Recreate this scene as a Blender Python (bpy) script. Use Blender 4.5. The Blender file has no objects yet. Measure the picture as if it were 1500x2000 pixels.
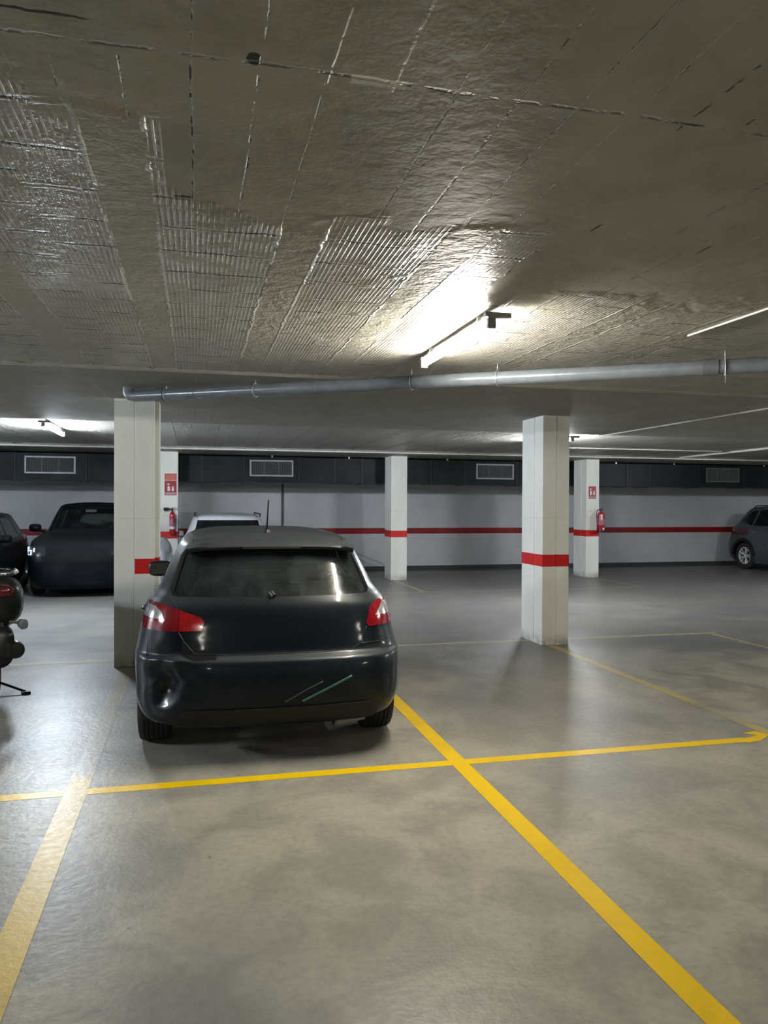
import bpy, bmesh, math, random
import numpy as np
from mathutils import Vector, Matrix, noise as mnoise

random.seed(7)
PI = math.pi
C = bpy.context.scene.collection
SC = bpy.context.scene

# ------------------------------------------------------------------ camera
F_PX = 1505.0
YAW, PITCH, ROLL, EYE = math.radians(13.7), math.atan(15 / F_PX), .0045, 1.65
fw = Vector((math.sin(YAW) * math.cos(PITCH), math.cos(YAW) * math.cos(PITCH), -math.sin(PITCH)))
r0 = Vector((math.cos(YAW), -math.sin(YAW), 0))
u0 = r0.cross(fw)
rt = math.cos(ROLL) * r0 + math.sin(ROLL) * u0
up = -math.sin(ROLL) * r0 + math.cos(ROLL) * u0
cam = bpy.data.cameras.new('camera')
cam_o = bpy.data.objects.new('camera', cam)
C.objects.link(cam_o)
m = Matrix((rt, up, -fw)).transposed().to_4x4()
m.translation = (0, 0, EYE)
cam_o.matrix_world = m
cam.sensor_fit = 'HORIZONTAL'
cam.sensor_width = 36.0
cam.lens = 36.0 * F_PX / 1500.0
cam.clip_start = .05
cam.clip_end = 200
SC.camera = cam_o

# ------------------------------------------------------------------ world, exposure
w = bpy.data.worlds.new('world')
SC.world = w
w.use_nodes = True
w.node_tree.nodes['Background'].inputs[0].default_value = (.5, .55, .6, 1)
w.node_tree.nodes['Background'].inputs[1].default_value = .004
SC.view_settings.view_transform = 'Standard'
SC.view_settings.look = 'None'
SC.view_settings.gamma = 1
SC.view_settings.use_curve_mapping = False
SC.view_settings.exposure = 1.58
SC.cycles.max_bounces = 5
SC.cycles.diffuse_bounces = 4
SC.cycles.glossy_bounces = 3
SC.cycles.transparent_max_bounces = 12
SC.cycles.sample_clamp_indirect = 6
SC.cycles.use_denoising = True
SC.cycles.use_light_tree = False
SC.cycles.use_adaptive_sampling = True
SC.cycles.adaptive_threshold = .05
SC.cycles.adaptive_min_samples = 16
LAMP_WARM = (1.0, .95, .85)
LAMP_COOL = (.80, .89, 1.0)
POWER = 110.0                    # emission of a tube

H_BAND, H_NEAR, H_CEIL = 2.70, 2.720, 2.76      # underside of the solid bands / of the block fields


# ------------------------------------------------------------------ node expressions
class X:
    def __init__(s, nt, v):
        s.nt, s.v = nt, v

    def _m(s, op, *a):
        n = s.nt.nodes.new('ShaderNodeMath')
        n.operation = op
        for i, q in enumerate((s,) + a):
            if isinstance(q, X):
                if isinstance(q.v, (int, float)):
                    n.inputs[i].default_value = q.v
                else:
                    s.nt.links.new(q.v, n.inputs[i])
            else:
                n.inputs[i].default_value = q
        return X(s.nt, n.outputs[0])

    def __add__(s, o): return s._m('ADD', o)
    __radd__ = __add__
    def __sub__(s, o): return s._m('SUBTRACT', o)
    def __rsub__(s, o): return X(s.nt, float(o))._m('SUBTRACT', s)
    def __mul__(s, o): return s._m('MULTIPLY', o)
    __rmul__ = __mul__
    def __truediv__(s, o): return s._m('DIVIDE', o)
    def __pow__(s, o): return s._m('POWER', o)
    def gt(s, o): return s._m('GREATER_THAN', o)
    def lt(s, o): return s._m('LESS_THAN', o)
    def frac(s): return s._m('FRACT')
    def floor(s): return s._m('FLOOR')
    def abs(s): return s._m('ABSOLUTE')
    def sin(s): return s._m('SINE')
    def mx(s, o): return s._m('MAXIMUM', o)
    def mn(s, o): return s._m('MINIMUM', o)

    def ss(s, a, b, lo=0.0, hi=1.0):
        n = s.nt.nodes.new('ShaderNodeMapRange')
        n.interpolation_type = 'SMOOTHSTEP'
        if a > b:
            a, b, lo, hi = b, a, hi, lo
        s.nt.links.new(s.v, n.inputs[0])
        for i, q in zip((1, 2, 3, 4), (a, b, lo, hi)):
            n.inputs[i].default_value = q
        return X(s.nt, n.outputs[0])


class Mat:
    def __init__(s, name):
        s.m = bpy.data.materials.new(name)
        s.m.use_nodes = True
        s.nt = s.m.node_tree
        s.b = s.nt.nodes['Principled BSDF']
        tc = s.nt.nodes.new('ShaderNodeTexCoord')
        s.co = tc.outputs['Object']
        sp = s.nt.nodes.new('ShaderNodeSeparateXYZ')
        s.nt.links.new(s.co, sp.inputs[0])
        s.x, s.y, s.z = (X(s.nt, o) for o in sp.outputs)

    def vec(s, x, y, z):
        n = s.nt.nodes.new('ShaderNodeCombineXYZ')
        for i, q in enumerate((x, y, z)):
            if isinstance(q, X):
                s.nt.links.new(q.v, n.inputs[i])
            else:
                n.inputs[i].default_value = q
        return n.outputs[0]

    def noise(s, scale, detail=3, rough=.5, co=None, st=(1, 1, 1), dist=0.0):
        n = s.nt.nodes.new('ShaderNodeTexNoise')
        n.inputs['Scale'].default_value = scale
        n.inputs['Detail'].default_value = detail
        n.inputs['Roughness'].default_value = rough
        n.inputs['Distortion'].default_value = dist
        c = co or s.co
        if st != (1, 1, 1):
            mp = s.nt.nodes.new('ShaderNodeMapping')
            mp.inputs['Scale'].default_value = st
            s.nt.links.new(c, mp.inputs[0])
            c = mp.outputs[0]
        s.nt.links.new(c, n.inputs['Vector'])
        return X(s.nt, n.outputs[0])

    def white(s, v):
        n = s.nt.nodes.new('ShaderNodeTexWhiteNoise')
        n.noise_dimensions = '1D'
        s.nt.links.new(v.v, n.inputs['W'])
        return X(s.nt, n.outputs['Value'])

    def mix(s, fac, a, b):
        n = s.nt.nodes.new('ShaderNodeMix')
        n.data_type = 'RGBA'
        for i, q in ((0, fac), (6, a), (7, b)):
            if isinstance(q, X):
                s.nt.links.new(q.v, n.inputs[i])
            elif hasattr(q, 'is_linked'):
                s.nt.links.new(q, n.inputs[i])
            elif isinstance(q, (int, float)):
                n.inputs[i].default_value = q
            else:
                n.inputs[i].default_value = tuple(q) + (1,)
        return n.outputs[2]

    def set(s, **k):
        names = dict(color='Base Color', rough='Roughness', metal='Metallic', spec='Specular IOR Level', coat='Coat Weight',
                     coatr='Coat Roughness', alpha='Alpha', trans='Transmission Weight', sheen='Sheen Weight')
        for a, q in k.items():
            i = s.b.inputs[names[a]]
            if isinstance(q, X):
                s.nt.links.new(q.v, i)
            elif hasattr(q, 'is_linked'):
                s.nt.links.new(q, i)
            elif isinstance(q, (int, float)):
                i.default_value = q
            else:
                i.default_value = tuple(q) + (1,)
        return s

    def bump(s, h, dist=1.0, strength=1.0):
        n = s.nt.nodes.new('ShaderNodeBump')
        n.inputs['Distance'].default_value = dist
        n.inputs['Strength'].default_value = strength
        s.nt.links.new(h.v, n.inputs['Height'])
        s.nt.links.new(n.outputs[0], s.b.inputs['Normal'])
        return s


MATS = {}


def simple(name, color, rough=.5, metal=0.0, var=.12, coat=0.0, scale=12, bump=0.0, spec=.5):
    """plain material with a slight procedural variation of tone"""
    if name in MATS:
        return MATS[name]
    q = Mat(name)
    n = q.noise(scale, 4, .6)
    c2 = tuple(min(1, c * (1 + var)) for c in color)
    c1 = tuple(c * (1 - var) for c in color)
    q.set(color=q.mix(n.ss(.3, .7), c1, c2), rough=rough, metal=metal, coat=coat, spec=spec)
    if bump:
        q.bump(q.noise(scale * 6, 3), bump)
    MATS[name] = q.m
    return q.m


def floor_color(q):
    big = q.noise(.55, 2, .55, dist=.4)
    mid = q.noise(2.2, 4, .62, dist=.6)
    fine = q.noise(26, 3, .65)
    stain = q.noise(1.0, 4, .7, co=q.vec(q.x + 7.3, q.y * .7 + 2.0, q.z))
    c = q.mix(mid.ss(.36, .64), (.290, .270, .212), (.405, .378, .290))
    c = q.mix(big.ss(.44, .66) * .62, c, (.20, .20, .198))
    c = q.mix(stain.ss(.52, .80) * .42, c, (.110, .110, .115))
    c = q.mix(stain.ss(.45, .25) * .35, c, (.47, .44, .345))
    c = q.mix(fine.ss(.35, .75) * .25, c, (.12, .12, .115))
    c = q.mix((fine * mid).ss(.43, .46) * .7, c, (.05, .05, .05))
    lane = q.y + big * 1.2 - .6
    c = q.mix(lane.ss(5.6, 9.0) * .72, c, (.100, .102, .108))        # greyer and darker towards the driving lane and beyond
    return c, mid, fine


def mat_floor():
    q = Mat('worn_concrete')
    c, mid, fine = floor_color(q)
    q.set(color=c, rough=(mid * .16 + fine * .16 + .22), spec=.42)
    q.bump(fine * .0018 + mid * .004, 1.0, 1.0)
    return q.m


def mat_ceiling():
    q = Mat('block_and_joist_ceiling')
    x, y = q.x, q.y
    n1 = q.noise(2.4, 3, .6)
    n2 = q.noise(15, 3, .68)
    n3 = q.noise(5.0, 2, .6, co=q.vec(x * .9 + 31.0, y * 1.4, 0.0))
    wob, wob2 = n1 - .5, n2 - .5
    xw = x + wob * .04 + wob2 * .030
    PER = .65
    bidx = ((x - .41) / PER + .5).floor()
    t = ((((xw - .41) / PER + .5).frac() - .5).abs()) * PER         # distance from joist centre line
    block = t.ss(.085, .100)
    start = x.gt(-.1) * .75 + x.gt(1.4) * .7 + wob * 1.4 + 2.0
    field = ((y - start).ss(0.0, .35) * y.lt(6.36)).mx(y.gt(10.4) * y.lt(15.5))
    bf = block * field
    patch = n3.ss(.40, .60)
    smear = (n1 * .6 + n3 * .4).ss(.585, .62)                        # trowelled plaster over the blocks
    cor = (x * (2 * PI / .0215)).sin().ss(.0, .9)
    h = cor * bf * (patch * .75 + .25) * (1.0 - smear) * .0050
    rowp = (y + wob2 * .035 + wob * .06) / .295 + q.white(bidx + 3.3)
    d = ((rowp.frac() - .5).abs()) * .295                           # distance from a block joint
    lift = q.white((rowp + .5).floor() * 1.7 + bidx * 5.1)
    crack = d.ss(.003, .010, 1.0, 0.0) * bf * n3.ss(.44, .54)
    bead = ((d - .017).abs()).ss(.004, .010, 1.0, 0.0) * bf * n3.ss(.54, .46)
    edge = ((t - .092).abs()).ss(.002, .010, 1.0, 0.0) * field * n1.ss(.45, .52)
    sm = 1.0 - field
    bcell = (x - .07 + wob * .02) / .168
    bd = (bcell.frac() - .5).abs() * .168
    bprob = q.white((bcell + .5).floor() + y.gt(1.95) * 31.0 + y.gt(6.3) * 77.0)
    seam = bd.ss(.0015, .006, 1.0, 0.0) * sm * bprob.gt(.45) * n2.ss(.42, .56)
    tr = ((y - 1.91 + wob * .05 + wob2 * .02).abs()).ss(.002, .010, 1.0, 0.0) * n2.ss(.44, .56)
    h = h + lift * bf * (y.gt(10.0) * .016 + .008) + (bead * .006 + edge * .010) + (1.0 - block) * field * .006 + smear * bf * .005
    h = h - crack * .010 + seam * (bprob - .72) * .018 - tr * .006 + n2 * (field * .009 + y.gt(10.4) * .010 + .0028) + n1 * .005
    c = q.mix(n1.ss(.35, .68), (.285, .265, .215), (.360, .340, .285))
    c = q.mix(n3.ss(.5, .7) * .25, c, (.25, .255, .19))
    c = q.mix(smear * .4 * bf, c, (.42, .41, .37))
    c = q.mix((1.0 - block) * field * .35, c, (.40, .385, .34))
    c = q.mix(edge * .7 + bead * .6, c, (.58, .57, .52))
    c = q.mix(cor * bf * patch * (1.0 - smear) * .6, c, (.66, .65, .61))  # rib crests coloured paler, a painted stand-in for lamp highlights
    c = q.mix(crack, c, (.030, .030, .026))
    c = q.mix(seam * bprob.lt(.72) * n2.ss(.5, .6), c, (.03, .03, .026))
    c = q.mix(seam * bprob.gt(.72) * .5, c, (.55, .54, .48))
    c = q.mix(tr * .7, c, (.10, .095, .08))
    # holes and scars broken out of the soffit
    def spot(cx, cy, rx, ry):
        dx = (x - cx + wob2 * .02) / rx
        dy = (y - cy + wob2 * .02) / ry
        return (dx * dx + dy * dy).ss(.7, 1.1, 1.0, 0.0)
    holes = spot(0.134, 1.886, .018, .028).mx(spot(-0.339, 1.819, .11, .006)).mx(spot(1.339, 1.908, .055, .006))
    holes = holes.mx(spot(-0.048, 2.789, .035, .012)).mx(spot(1.498, 2.705, .005, .05)).mx(spot(2.061, 2.825, .005, .07))
    scrap = (x - 0.449 + wob2 * .03).abs().lt(0.073) * (y - 1.913 + wob2 * .01).abs().lt(.020)

    c = q.mix(holes, c, (.012, .016, .012))
    c = q.mix(y.gt(6.36) * .4, c, (.235, .235, .225))
    c = q.mix(scrap * .85, c, (.62, .61, .56))                       # strip of plaster left in the joint
    q.set(color=c, rough=n2 * .20 + .42 - bf * .16 + y.gt(6.36) * y.lt(10.44) * .25, spec=.45)
    q.bump(h, 1.0, 1.0)
    return q.m


def mat_wall():
    q = Mat('painted_block_wall')
    x, z = q.x, q.z
    row = (z / .20).frac()
    course = ((row - .5).abs()).ss(.485, .498)
    off = (z / .20).floor() * .5
    bx = ((x + q.y) / .40 + off * 1.0).frac()
    vert = ((bx - .5).abs()).ss(.488, .498)
    j = course.mx(vert)
    c = q.mix(q.noise(.7, 5, .6).ss(.35, .7), (.50, .51, .525), (.60, .61, .625))
    c = q.mix(q.noise(2.5, 6, .75).ss(.62, .8) * .35, c, (.45, .44, .41))
    c = q.mix(j * .12, c, (.4, .4, .4))
    q.set(color=c, rough=.62)
    q.bump(q.noise(22, 4) * .002 - j * .0016, 1.0)
    return q.m


def mat_pillar():
    q = Mat('cream_painted_concrete')
    c = q.mix(q.noise(1.5, 5, .6, st=(2, 2, .6)).ss(.35, .7), (.76, .755, .69), (.84, .835, .775))
    low = q.z.ss(.40, .0)
    chips = q.noise(28, 5, .75).ss(.62, .66) * q.noise(4, 3).ss(.4, .6)
    c = q.mix(chips * low, c, (.10, .095, .08))
    c = q.mix(q.z.ss(.16, .0) * q.noise(9, 5, .7).ss(.3, .6) * .7, c, (.24, .22, .17))
    c = q.mix(q.noise(50, 4, .7).ss(.68, .72) * .35, c, (.30, .29, .25))
    run = q.noise(6, 3, .5, st=(6, 6, .35)).ss(.60, .75) * .12
    c = q.mix(run, c, (.52, .50, .42))
    joint = (q.z - 1.50 + q.noise(3, 2) * .01).abs().ss(.001, .004, 1.0, 0.0)
    c = q.mix(joint * .3, c, (.35, .34, .30))
    q.set(color=c, rough=.5)
    q.bump(q.noise(30, 4, .6) * .0025 + q.noise(5, 2) * .004 - chips * low * .002, 1.0)
    return q.m


def mat_line(name, col, wear, fade=None):
    """road paint worn through to the concrete"""
    q = Mat(name)
    fc, mid, fine = floor_color(q)
    a = 1.0 - fine.ss(.5 + .22 * (1 - wear), .56 + .25 * (1 - wear)) * (.35 + .65 * wear)
    if fade is not None:
        a = a * fade(q)
    c = q.mix(mid.ss(.45, .7) * .3, col, tuple(v * .66 for v in col))
    c = q.mix(a, fc, c)
    q.set(color=c, rough=fine * .2 + .26, spec=.42)
    q.bump(fine * .0016, 1.0)
    return q.m


def mat_emit(name, col, power):
    q = Mat(name)
    n = q.noise(3, 1)
    q.set(color=q.mix(n, (.9, .9, .9), (.95, .95, .95)))
    q.b.inputs['Emission Color'].default_value = col + (1,)
    q.b.inputs['Emission Strength'].default_value = power
    return q.m


def mat_paint(name, col, dusty=.25, rough=.28, metal=.35, inner=(.02, .02, .022), dust=(.17, .18, .18), coat=.6, spec=.2):
    """car paint outside, dark trim cloth on the inner side of the shell"""
    q = Mat(name)
    d = q.noise(2.6, 4, .65)
    streak = q.noise(5, 3, .6, st=(.25, 1, 2.5))
    geo = q.nt.nodes.new('ShaderNodeNewGeometry')
    sp = q.nt.nodes.new('ShaderNodeSeparateXYZ')
    q.nt.links.new(geo.outputs['Normal'], sp.inputs[0])
    upw = X(q.nt, sp.outputs[2]).ss(.25, .95)
    bf = X(q.nt, geo.outputs['Backfacing'])
    c = q.mix(d.ss(.3, .7), col, tuple(min(1, v * 1.3 + .002) for v in col))
    c = q.mix((streak.ss(.45, .75) * .03 + d.ss(.5, .8) * .03 + upw * .5) * dusty * 2, c, dust)
    c = q.mix(bf, c, inner)
    q.set(color=c, metal=(1.0 - bf) * (1.0 - upw * .5) * metal, rough=d * .12 + streak * (dusty * .4) + bf * .5 + rough, coat=(1.0 - bf) * coat, coatr=.04 + dusty * .2, spec=spec)
    return q.m


def mat_glass(name, tint=(.55, .62, .60), dust=.06):
    q = Mat(name)
    tr = q.nt.nodes.new('ShaderNodeBsdfTransparent')
    tr.inputs[0].default_value = tint + (1,)
    gl = q.nt.nodes.new('ShaderNodeBsdfGlossy')
    gl.inputs['Roughness'].default_value = .10
    gl.inputs[0].default_value = (1, 1, 1, 1)
    fr = q.nt.nodes.new('ShaderNodeFresnel')
    fr.inputs[0].default_value = 1.5
    mx = q.nt.nodes.new('ShaderNodeMixShader')
    q.nt.links.new(fr.outputs[0], mx.inputs[0])
    q.nt.links.new(tr.outputs[0], mx.inputs[1])
    q.nt.links.new(gl.outputs[0], mx.inputs[2])
    df = q.nt.nodes.new('ShaderNodeBsdfDiffuse')
    df.inputs[0].default_value = (.28, .36, .36, 1)
    m2 = q.nt.nodes.new('ShaderNodeMixShader')
    n = q.noise(5, 5, .65, st=(1.6, 1.6, .5)).ss(.35, .8) * dust + dust * .4
    q.nt.links.new(n.v, m2.inputs[0])
    q.nt.links.new(mx.outputs[0], m2.inputs[1])
    q.nt.links.new(df.outputs[0], m2.inputs[2])
    q.nt.links.new(m2.outputs[0], q.nt.nodes['Material Output'].inputs[0])
    return q.m


M_FLOOR, M_CEIL, M_WALL, M_PIL = mat_floor(), mat_ceiling(), mat_wall(), mat_pillar()
M_RED = simple('red_band_paint', (.58, .004, .004), .45, var=.15, scale=6)
M_DARKRED = simple('red_wall_paint', (.27, .004, .006), .55, var=.15, scale=4)
M_BLACK = simple('black_plastic', (.012, .012, .013), .45)
M_RUBBER = simple('tyre_rubber', (.018, .018, .018), .75, bump=.0006)
M_DUCT = simple('dark_sheet_metal', (.012, .016, .019), .5, metal=.5, var=.35, scale=2.5)
M_DUCTF = simple('grey_metal_frame', (.36, .38, .39), .40, metal=.4)
M_GALV = simple('galvanised_steel', (.55, .56, .56), .38, metal=.8)
M_PVC = simple('grey_pvc', (.125, .140, .155), .25, var=.10)
M_WPVC = simple('white_pvc', (.62, .62, .58), .45)
M_SKIRT = simple('dark_skirting', (.045, .048, .046), .7)
M_CHROME = simple('chrome', (.75, .76, .77), .12, metal=1.0, var=.03)
M_ALLOY = simple('alloy', (.50, .51, .52), .28, metal=.9, var=.05)
M_CLOTH = simple('dark_seat_cloth', (.030, .030, .032), .85, bump=.001)
M_WHITE = simple('white_enamel', (.80, .80, .78), .35, var=.03)


# ------------------------------------------------------------------ mesh helpers
def tag(o, label=None, cat=None, group=None, kind=None):
    if label: o['label'] = label
    if cat: o['category'] = cat
    if group: o['group'] = group
    if kind: o['kind'] = kind
    return o


def obj(name, bm, mat, parent=None, smooth=False, bevel=0.0, recalc=True, flat_angle=None):
    if recalc:
        bmesh.ops.recalc_face_normals(bm, faces=bm.faces[:])
    me = bpy.data.meshes.new(name)
    bm.to_mesh(me)
    bm.free()
    for mm in (mat if isinstance(mat, (list, tuple)) else [mat]):
        me.materials.append(mm)
    o = bpy.data.objects.new(name, me)
    C.objects.link(o)
    if parent is not None:
        o.parent = parent
    if smooth:
        for p in me.polygons:
            p.use_smooth = True
        if flat_angle:
            me.set_sharp_from_angle(angle=math.radians(flat_angle))
    if bevel:
        b = o.modifiers.new('bevel', 'BEVEL')
        b.width = bevel
        b.segments = 2
        b.limit_method = 'ANGLE'
        b.angle_limit = .6
    return o


def thing(name, label, cat, loc=(0, 0, 0), rz=0.0, group=None):
    o = bpy.data.objects.new(name, None)
    o.empty_display_size = .1
    C.objects.link(o)
    o.location = loc
    o.rotation_euler = (0, 0, rz)
    return tag(o, label, cat, group)


def box(bm, x0, x1, y0, y1, z0, z1, mtx=None):
    v = [bm.verts.new((x, y, z)) for z in (z0, z1) for x, y in ((x0, y0), (x1, y0), (x1, y1), (x0, y1))]
    if mtx is not None:
        for q in v:
            q.co = mtx @ q.co
    for f in ((3, 2, 1, 0), (4, 5, 6, 7), (0, 1, 5, 4), (1, 2, 6, 5), (2, 3, 7, 6), (3, 0, 4, 7)):
        bm.faces.new([v[i] for i in f])
    return bm


def prism(bm, poly, a0, a1, axis='z'):
    """closed prism of a 2D polygon pushed along an axis"""
    def P(u, v, t):
        return {'z': (u, v, t), 'y': (u, t, v), 'x': (t, u, v)}[axis]
    A = [bm.verts.new(P(u, v, a0)) for u, v in poly]
    B = [bm.verts.new(P(u, v, a1)) for u, v in poly]
    n = len(poly)
    for i in range(n):
        bm.faces.new((A[i], A[(i + 1) % n], B[(i + 1) % n], B[i]))
    bm.faces.new(A[::-1])
    bm.faces.new(B)
    return bm


def tube(bm, pts, rad, seg=12, caps=True):
    pts = [Vector(p) for p in pts]
    rads = rad if isinstance(rad, (list, tuple)) else [rad] * len(pts)
    rings = []
    ref = None
    for i, p in enumerate(pts):
        d = (pts[min(i + 1, len(pts) - 1)] - pts[max(i - 1, 0)]).normalized()
        if ref is None:
            ref = Vector((0, 0, 1)) if abs(d.z) < .9 else Vector((1, 0, 0))
        a = d.cross(ref).normalized()
        b = a.cross(d).normalized()
        ref = b
        rings.append([bm.verts.new(p + (a * math.cos(2 * PI * k / seg) + b * math.sin(2 * PI * k / seg)) * rads[i]) for k in range(seg)])
    for A, B in zip(rings, rings[1:]):
        for k in range(seg):
            bm.faces.new((A[k], A[(k + 1) % seg], B[(k + 1) % seg], B[k]))
    if caps:
        bm.faces.new(rings[0][::-1])
        bm.faces.new(rings[-1])
    return bm


def lathe(bm, prof, axis='z', seg=32, org=(0, 0, 0)):
    """prof: (radius, height) pairs turned about an axis"""
    org = Vector(org)
    rings = []
    for r, h in prof:
        ring = []
        for k in range(seg):
            c, s = r * math.cos(2 * PI * k / seg), r * math.sin(2 * PI * k / seg)
            ring.append(bm.verts.new(org + Vector({'z': (c, s, h), 'x': (h, c, s), 'y': (c, h, s)}[axis])))
        rings.append(ring)
    for A, B in zip(rings, rings[1:]):
        for k in range(seg):
            bm.faces.new((A[k], A[(k + 1) % seg], B[(k + 1) % seg], B[k]))
    return bm


def copy_tree(o, parent=None):
    c = o.copy()
    C.objects.link(c)
    c.parent = parent
    for ch in [q for q in bpy.data.objects if q.parent == o]:
        copy_tree(ch, c)
    return c


BM = bmesh.new

# ------------------------------------------------------------------ the shell of the garage
XL, XR, YB, YF = -9.5, 19.0, -7.0, 18.7


def struct(name, bm, mat, **k):
    return tag(obj(name, bm, mat, **k), kind='structure')


struct('floor', box(BM(), XL - .3, XR + .3, YB - .3, YF + .3, -.2, 0), M_FLOOR)
b = BM()
prof = [(YB - .3, H_NEAR), (6.35, H_NEAR), (6.40, H_BAND), (10.42, H_BAND), (10.45, H_CEIL), (15.45, H_CEIL), (15.48, H_BAND), (YF + .3, H_BAND), (YF + .3, 3.05), (YB - .3, 3.05)]
prism(b, prof, XL - .3, XR + .3, 'x')
struct('ceiling', b, M_CEIL)
struct('wall_far', box(BM(), XL, XR, YF, YF + .2, 0, H_BAND), M_WALL)
struct('wall_left', box(BM(), XL - .2, XL, YB, YF, 0, H_BAND), M_WALL)
struct('wall_right', box(BM(), XR, XR + .2, YB, YF, 0, H_BAND), M_WALL)
struct('wall_back', box(BM(), XL, XR, YB - .2, YB, 0, H_NEAR), M_WALL)
struct('trim_1', box(BM(), XL, XR, YF - .004, YF, .915, 1.060), M_DARKRED)        # red band painted along the far wall
struct('baseboard_far', box(BM(), XL, XR, YF - .02, YF, 0, .105), M_SKIRT)

# ------------------------------------------------------------------ lamps
M_TUBEW = mat_emit('warm_white_tube', LAMP_WARM, POWER * 1.6)
M_TUBEC = mat_emit('cool_white_tube', LAMP_COOL, POWER * 4.8)
M_TUBEC2 = mat_emit('neutral_white_tube', (.93, .97, 1.0), POWER * 3.9)
M_TUBER = mat_emit('warm_white_tube_behind', LAMP_WARM, POWER * 1.15)


def lamp(name, label, loc, tube_mat, length=1.27, hang=.085, group='fluorescent battens on the ceiling'):
    t = thing('fluorescent_lamp', label, 'ceiling lamp', loc, 0, group)
    # local origin on the ceiling at the near end, the lamp runs along +Y
    b = BM()
    box(b, -.010, .018, 0, length, -hang + .032, -hang + .056)
    for y in (.18, length - .18):
        box(b, -.008, .016, y, y + .02, -hang + .05, 0)
    obj('batten', b, M_WHITE, t, bevel=.003)
    b = BM()
    tube(b, [(0, .035, -hang), (0, length - .035, -hang)], .014, 16)
    obj('tube', b, tube_mat, t, smooth=True, flat_angle=40)
    for y in (0.0, length):
        b = BM()
        box(b, -.020, .028, y - .014, y + .014, -hang - .018, -hang + .056)
        obj('end_socket', b, simple('grey_socket', (.22, .22, .21), .5), t, bevel=.003)
    b = BM()
    box(b, -.05, .10, -.055, -.02, -hang + .03, -hang + .058)
    obj('junction_box', b, simple('grey_socket', (.22, .22, .21), .5), t, bevel=.003)
    return t


lamp('a', 'fluorescent tube lamp glaring on the ribbed ceiling above and right of the dark hatchback', (1.555, 3.95, H_NEAR), M_TUBEW, 1.27, .090)
lamp('b', 'fluorescent tube lamp on the far ceiling left of the near left pillar', (-1.95, 10.85, H_CEIL), M_TUBEC, 1.55, .095)
lamp('c', 'fluorescent tube lamp on the far ceiling mostly behind the near right pillar', (5.67, 10.95, H_CEIL), M_TUBEC2, 1.3, .095)

# further lamps of the same rows, outside the frame
for k, (lx, ly, mm) in enumerate(((-1.86, -2.7, M_TUBER), (5.48, -2.7, M_TUBER), (8.9, 3.95, M_TUBEW), (-5.8, 3.95, M_TUBEC), (12.8, 10.62, M_TUBEC2), (-8.7, 10.62, M_TUBEC))):
    lamp('r', 'fluorescent tube lamp on the ceiling outside the frame', (lx, ly, H_NEAR if ly < 6 else H_CEIL), mm)

# ------------------------------------------------------------------ pillars
def notched(x0, x1, y0, y1, fx=(), ly=(), d=.012, w=.008, grow=0.0):
    """plan of a pillar with V joints: fx on the front face, ly on the left face"""
    g = grow
    p = [(x0 - g, y0 - g)]
    for q in fx:
        p += [(q - w, y0 - g), (q, y0 - g + d), (q + w, y0 - g)]
    p += [(x1 + g, y0 - g), (x1 + g, y1 + g), (x0 - g, y1 + g)]
    for q in sorted(ly, reverse=True):
        p += [(x0 - g, q + w), (x0 - g + d, q), (x0 - g, q - w)]
    return p


def pillar(label, x0, x1, y0, y1, fx=(), ly=(), band=(.935, 1.078), rev=None):
    t = thing('concrete_pillar', label, 'pillar', ((x0 + x1) / 2, (y0 + y1) / 2, 0), 0, 'concrete pillars with a red band')
    ox, oy = t.location.x, t.location.y
    def loc(pl): return [(u - ox, v - oy) for u, v in pl]
    plan = rev or notched(x0, x1, y0, y1, fx, ly)
    b = BM()
    n = 40
    rings = []
    pl = loc(plan)
    for i in range(n + 1):
        z = H_BAND * i / n
        rings.append([b.verts.new((u, v, z)) for u, v in pl])
    for A, B in zip(rings, rings[1:]):
        for k in range(len(pl)):
            b.faces.new((A[k], A[(k + 1) % len(pl)], B[(k + 1) % len(pl)], B[k]))
    b.faces.new(rings[0][::-1]); b.faces.new(rings[-1])
    obj('shaft', b, M_PIL, t)
    if band:
        b = BM()
        prism(b, loc(notched(x0, x1, y0, y1, fx, ly, grow=.0025)), band[0], band[1])
        obj('red_band', b, M_RED, t)
    return t


# near left pillar: front face with a joint, a stepped back right edge; only the right part of it carries the band
t = pillar('cream concrete pillar with half a red band, close behind the dark hatchback on the left', -.80, -.372, 8.15, 8.60, band=None,
           rev=[(-.80, 8.15), (-.612, 8.15), (-.607, 8.156), (-.602, 8.15), (-.414, 8.15), (-.414, 8.30), (-.372, 8.30), (-.372, 8.60), (-.80, 8.60)])
b = BM()
prism(b, [(-.602 + .586, 8.1475 - 8.375), (-.4115 + .586, 8.1475 - 8.375), (-.4115 + .586, 8.2975 - 8.375), (-.3695 + .586, 8.2975 - 8.375), (-.3695 + .586, 8.56 - 8.375), (-.602 + .586, 8.56 - 8.375)], .936, 1.088)
obj('red_band', b, M_RED, t)
pillar('cream concrete pillar with red band standing alone in the right foreground', 3.95, 4.285, 8.34, 8.93, fx=(4.125,), ly=(8.58, ), band=(.926, 1.066))
pillar('far cream pillar carrying the extinguisher with the black horn and two stacked signs', -.80, -.365, 16.22, 16.75)
pillar('bare far cream pillar between the two extinguisher pillars', 4.115, 4.47, 16.22, 16.80, fx=(), ly=())
pillar('far cream pillar on the right carrying the extinguisher with a hose', 8.68, 9.00, 16.05, 16.65, fx=(), ly=(16.3,))

# ------------------------------------------------------------------ painted lines
YEL, PALE = (.86, .56, .004), (.50, .43, .18)


def line(label, x0, x1, y0, y1, mat, z=.0012):
    b = BM()
    b.faces.new([b.verts.new((u, v, z)) for u, v in ((x0, y0), (x1, y0), (x1, y1), (x0, y1))])
    return tag(obj('parking_line', b, mat), label, 'parking line')


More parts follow.
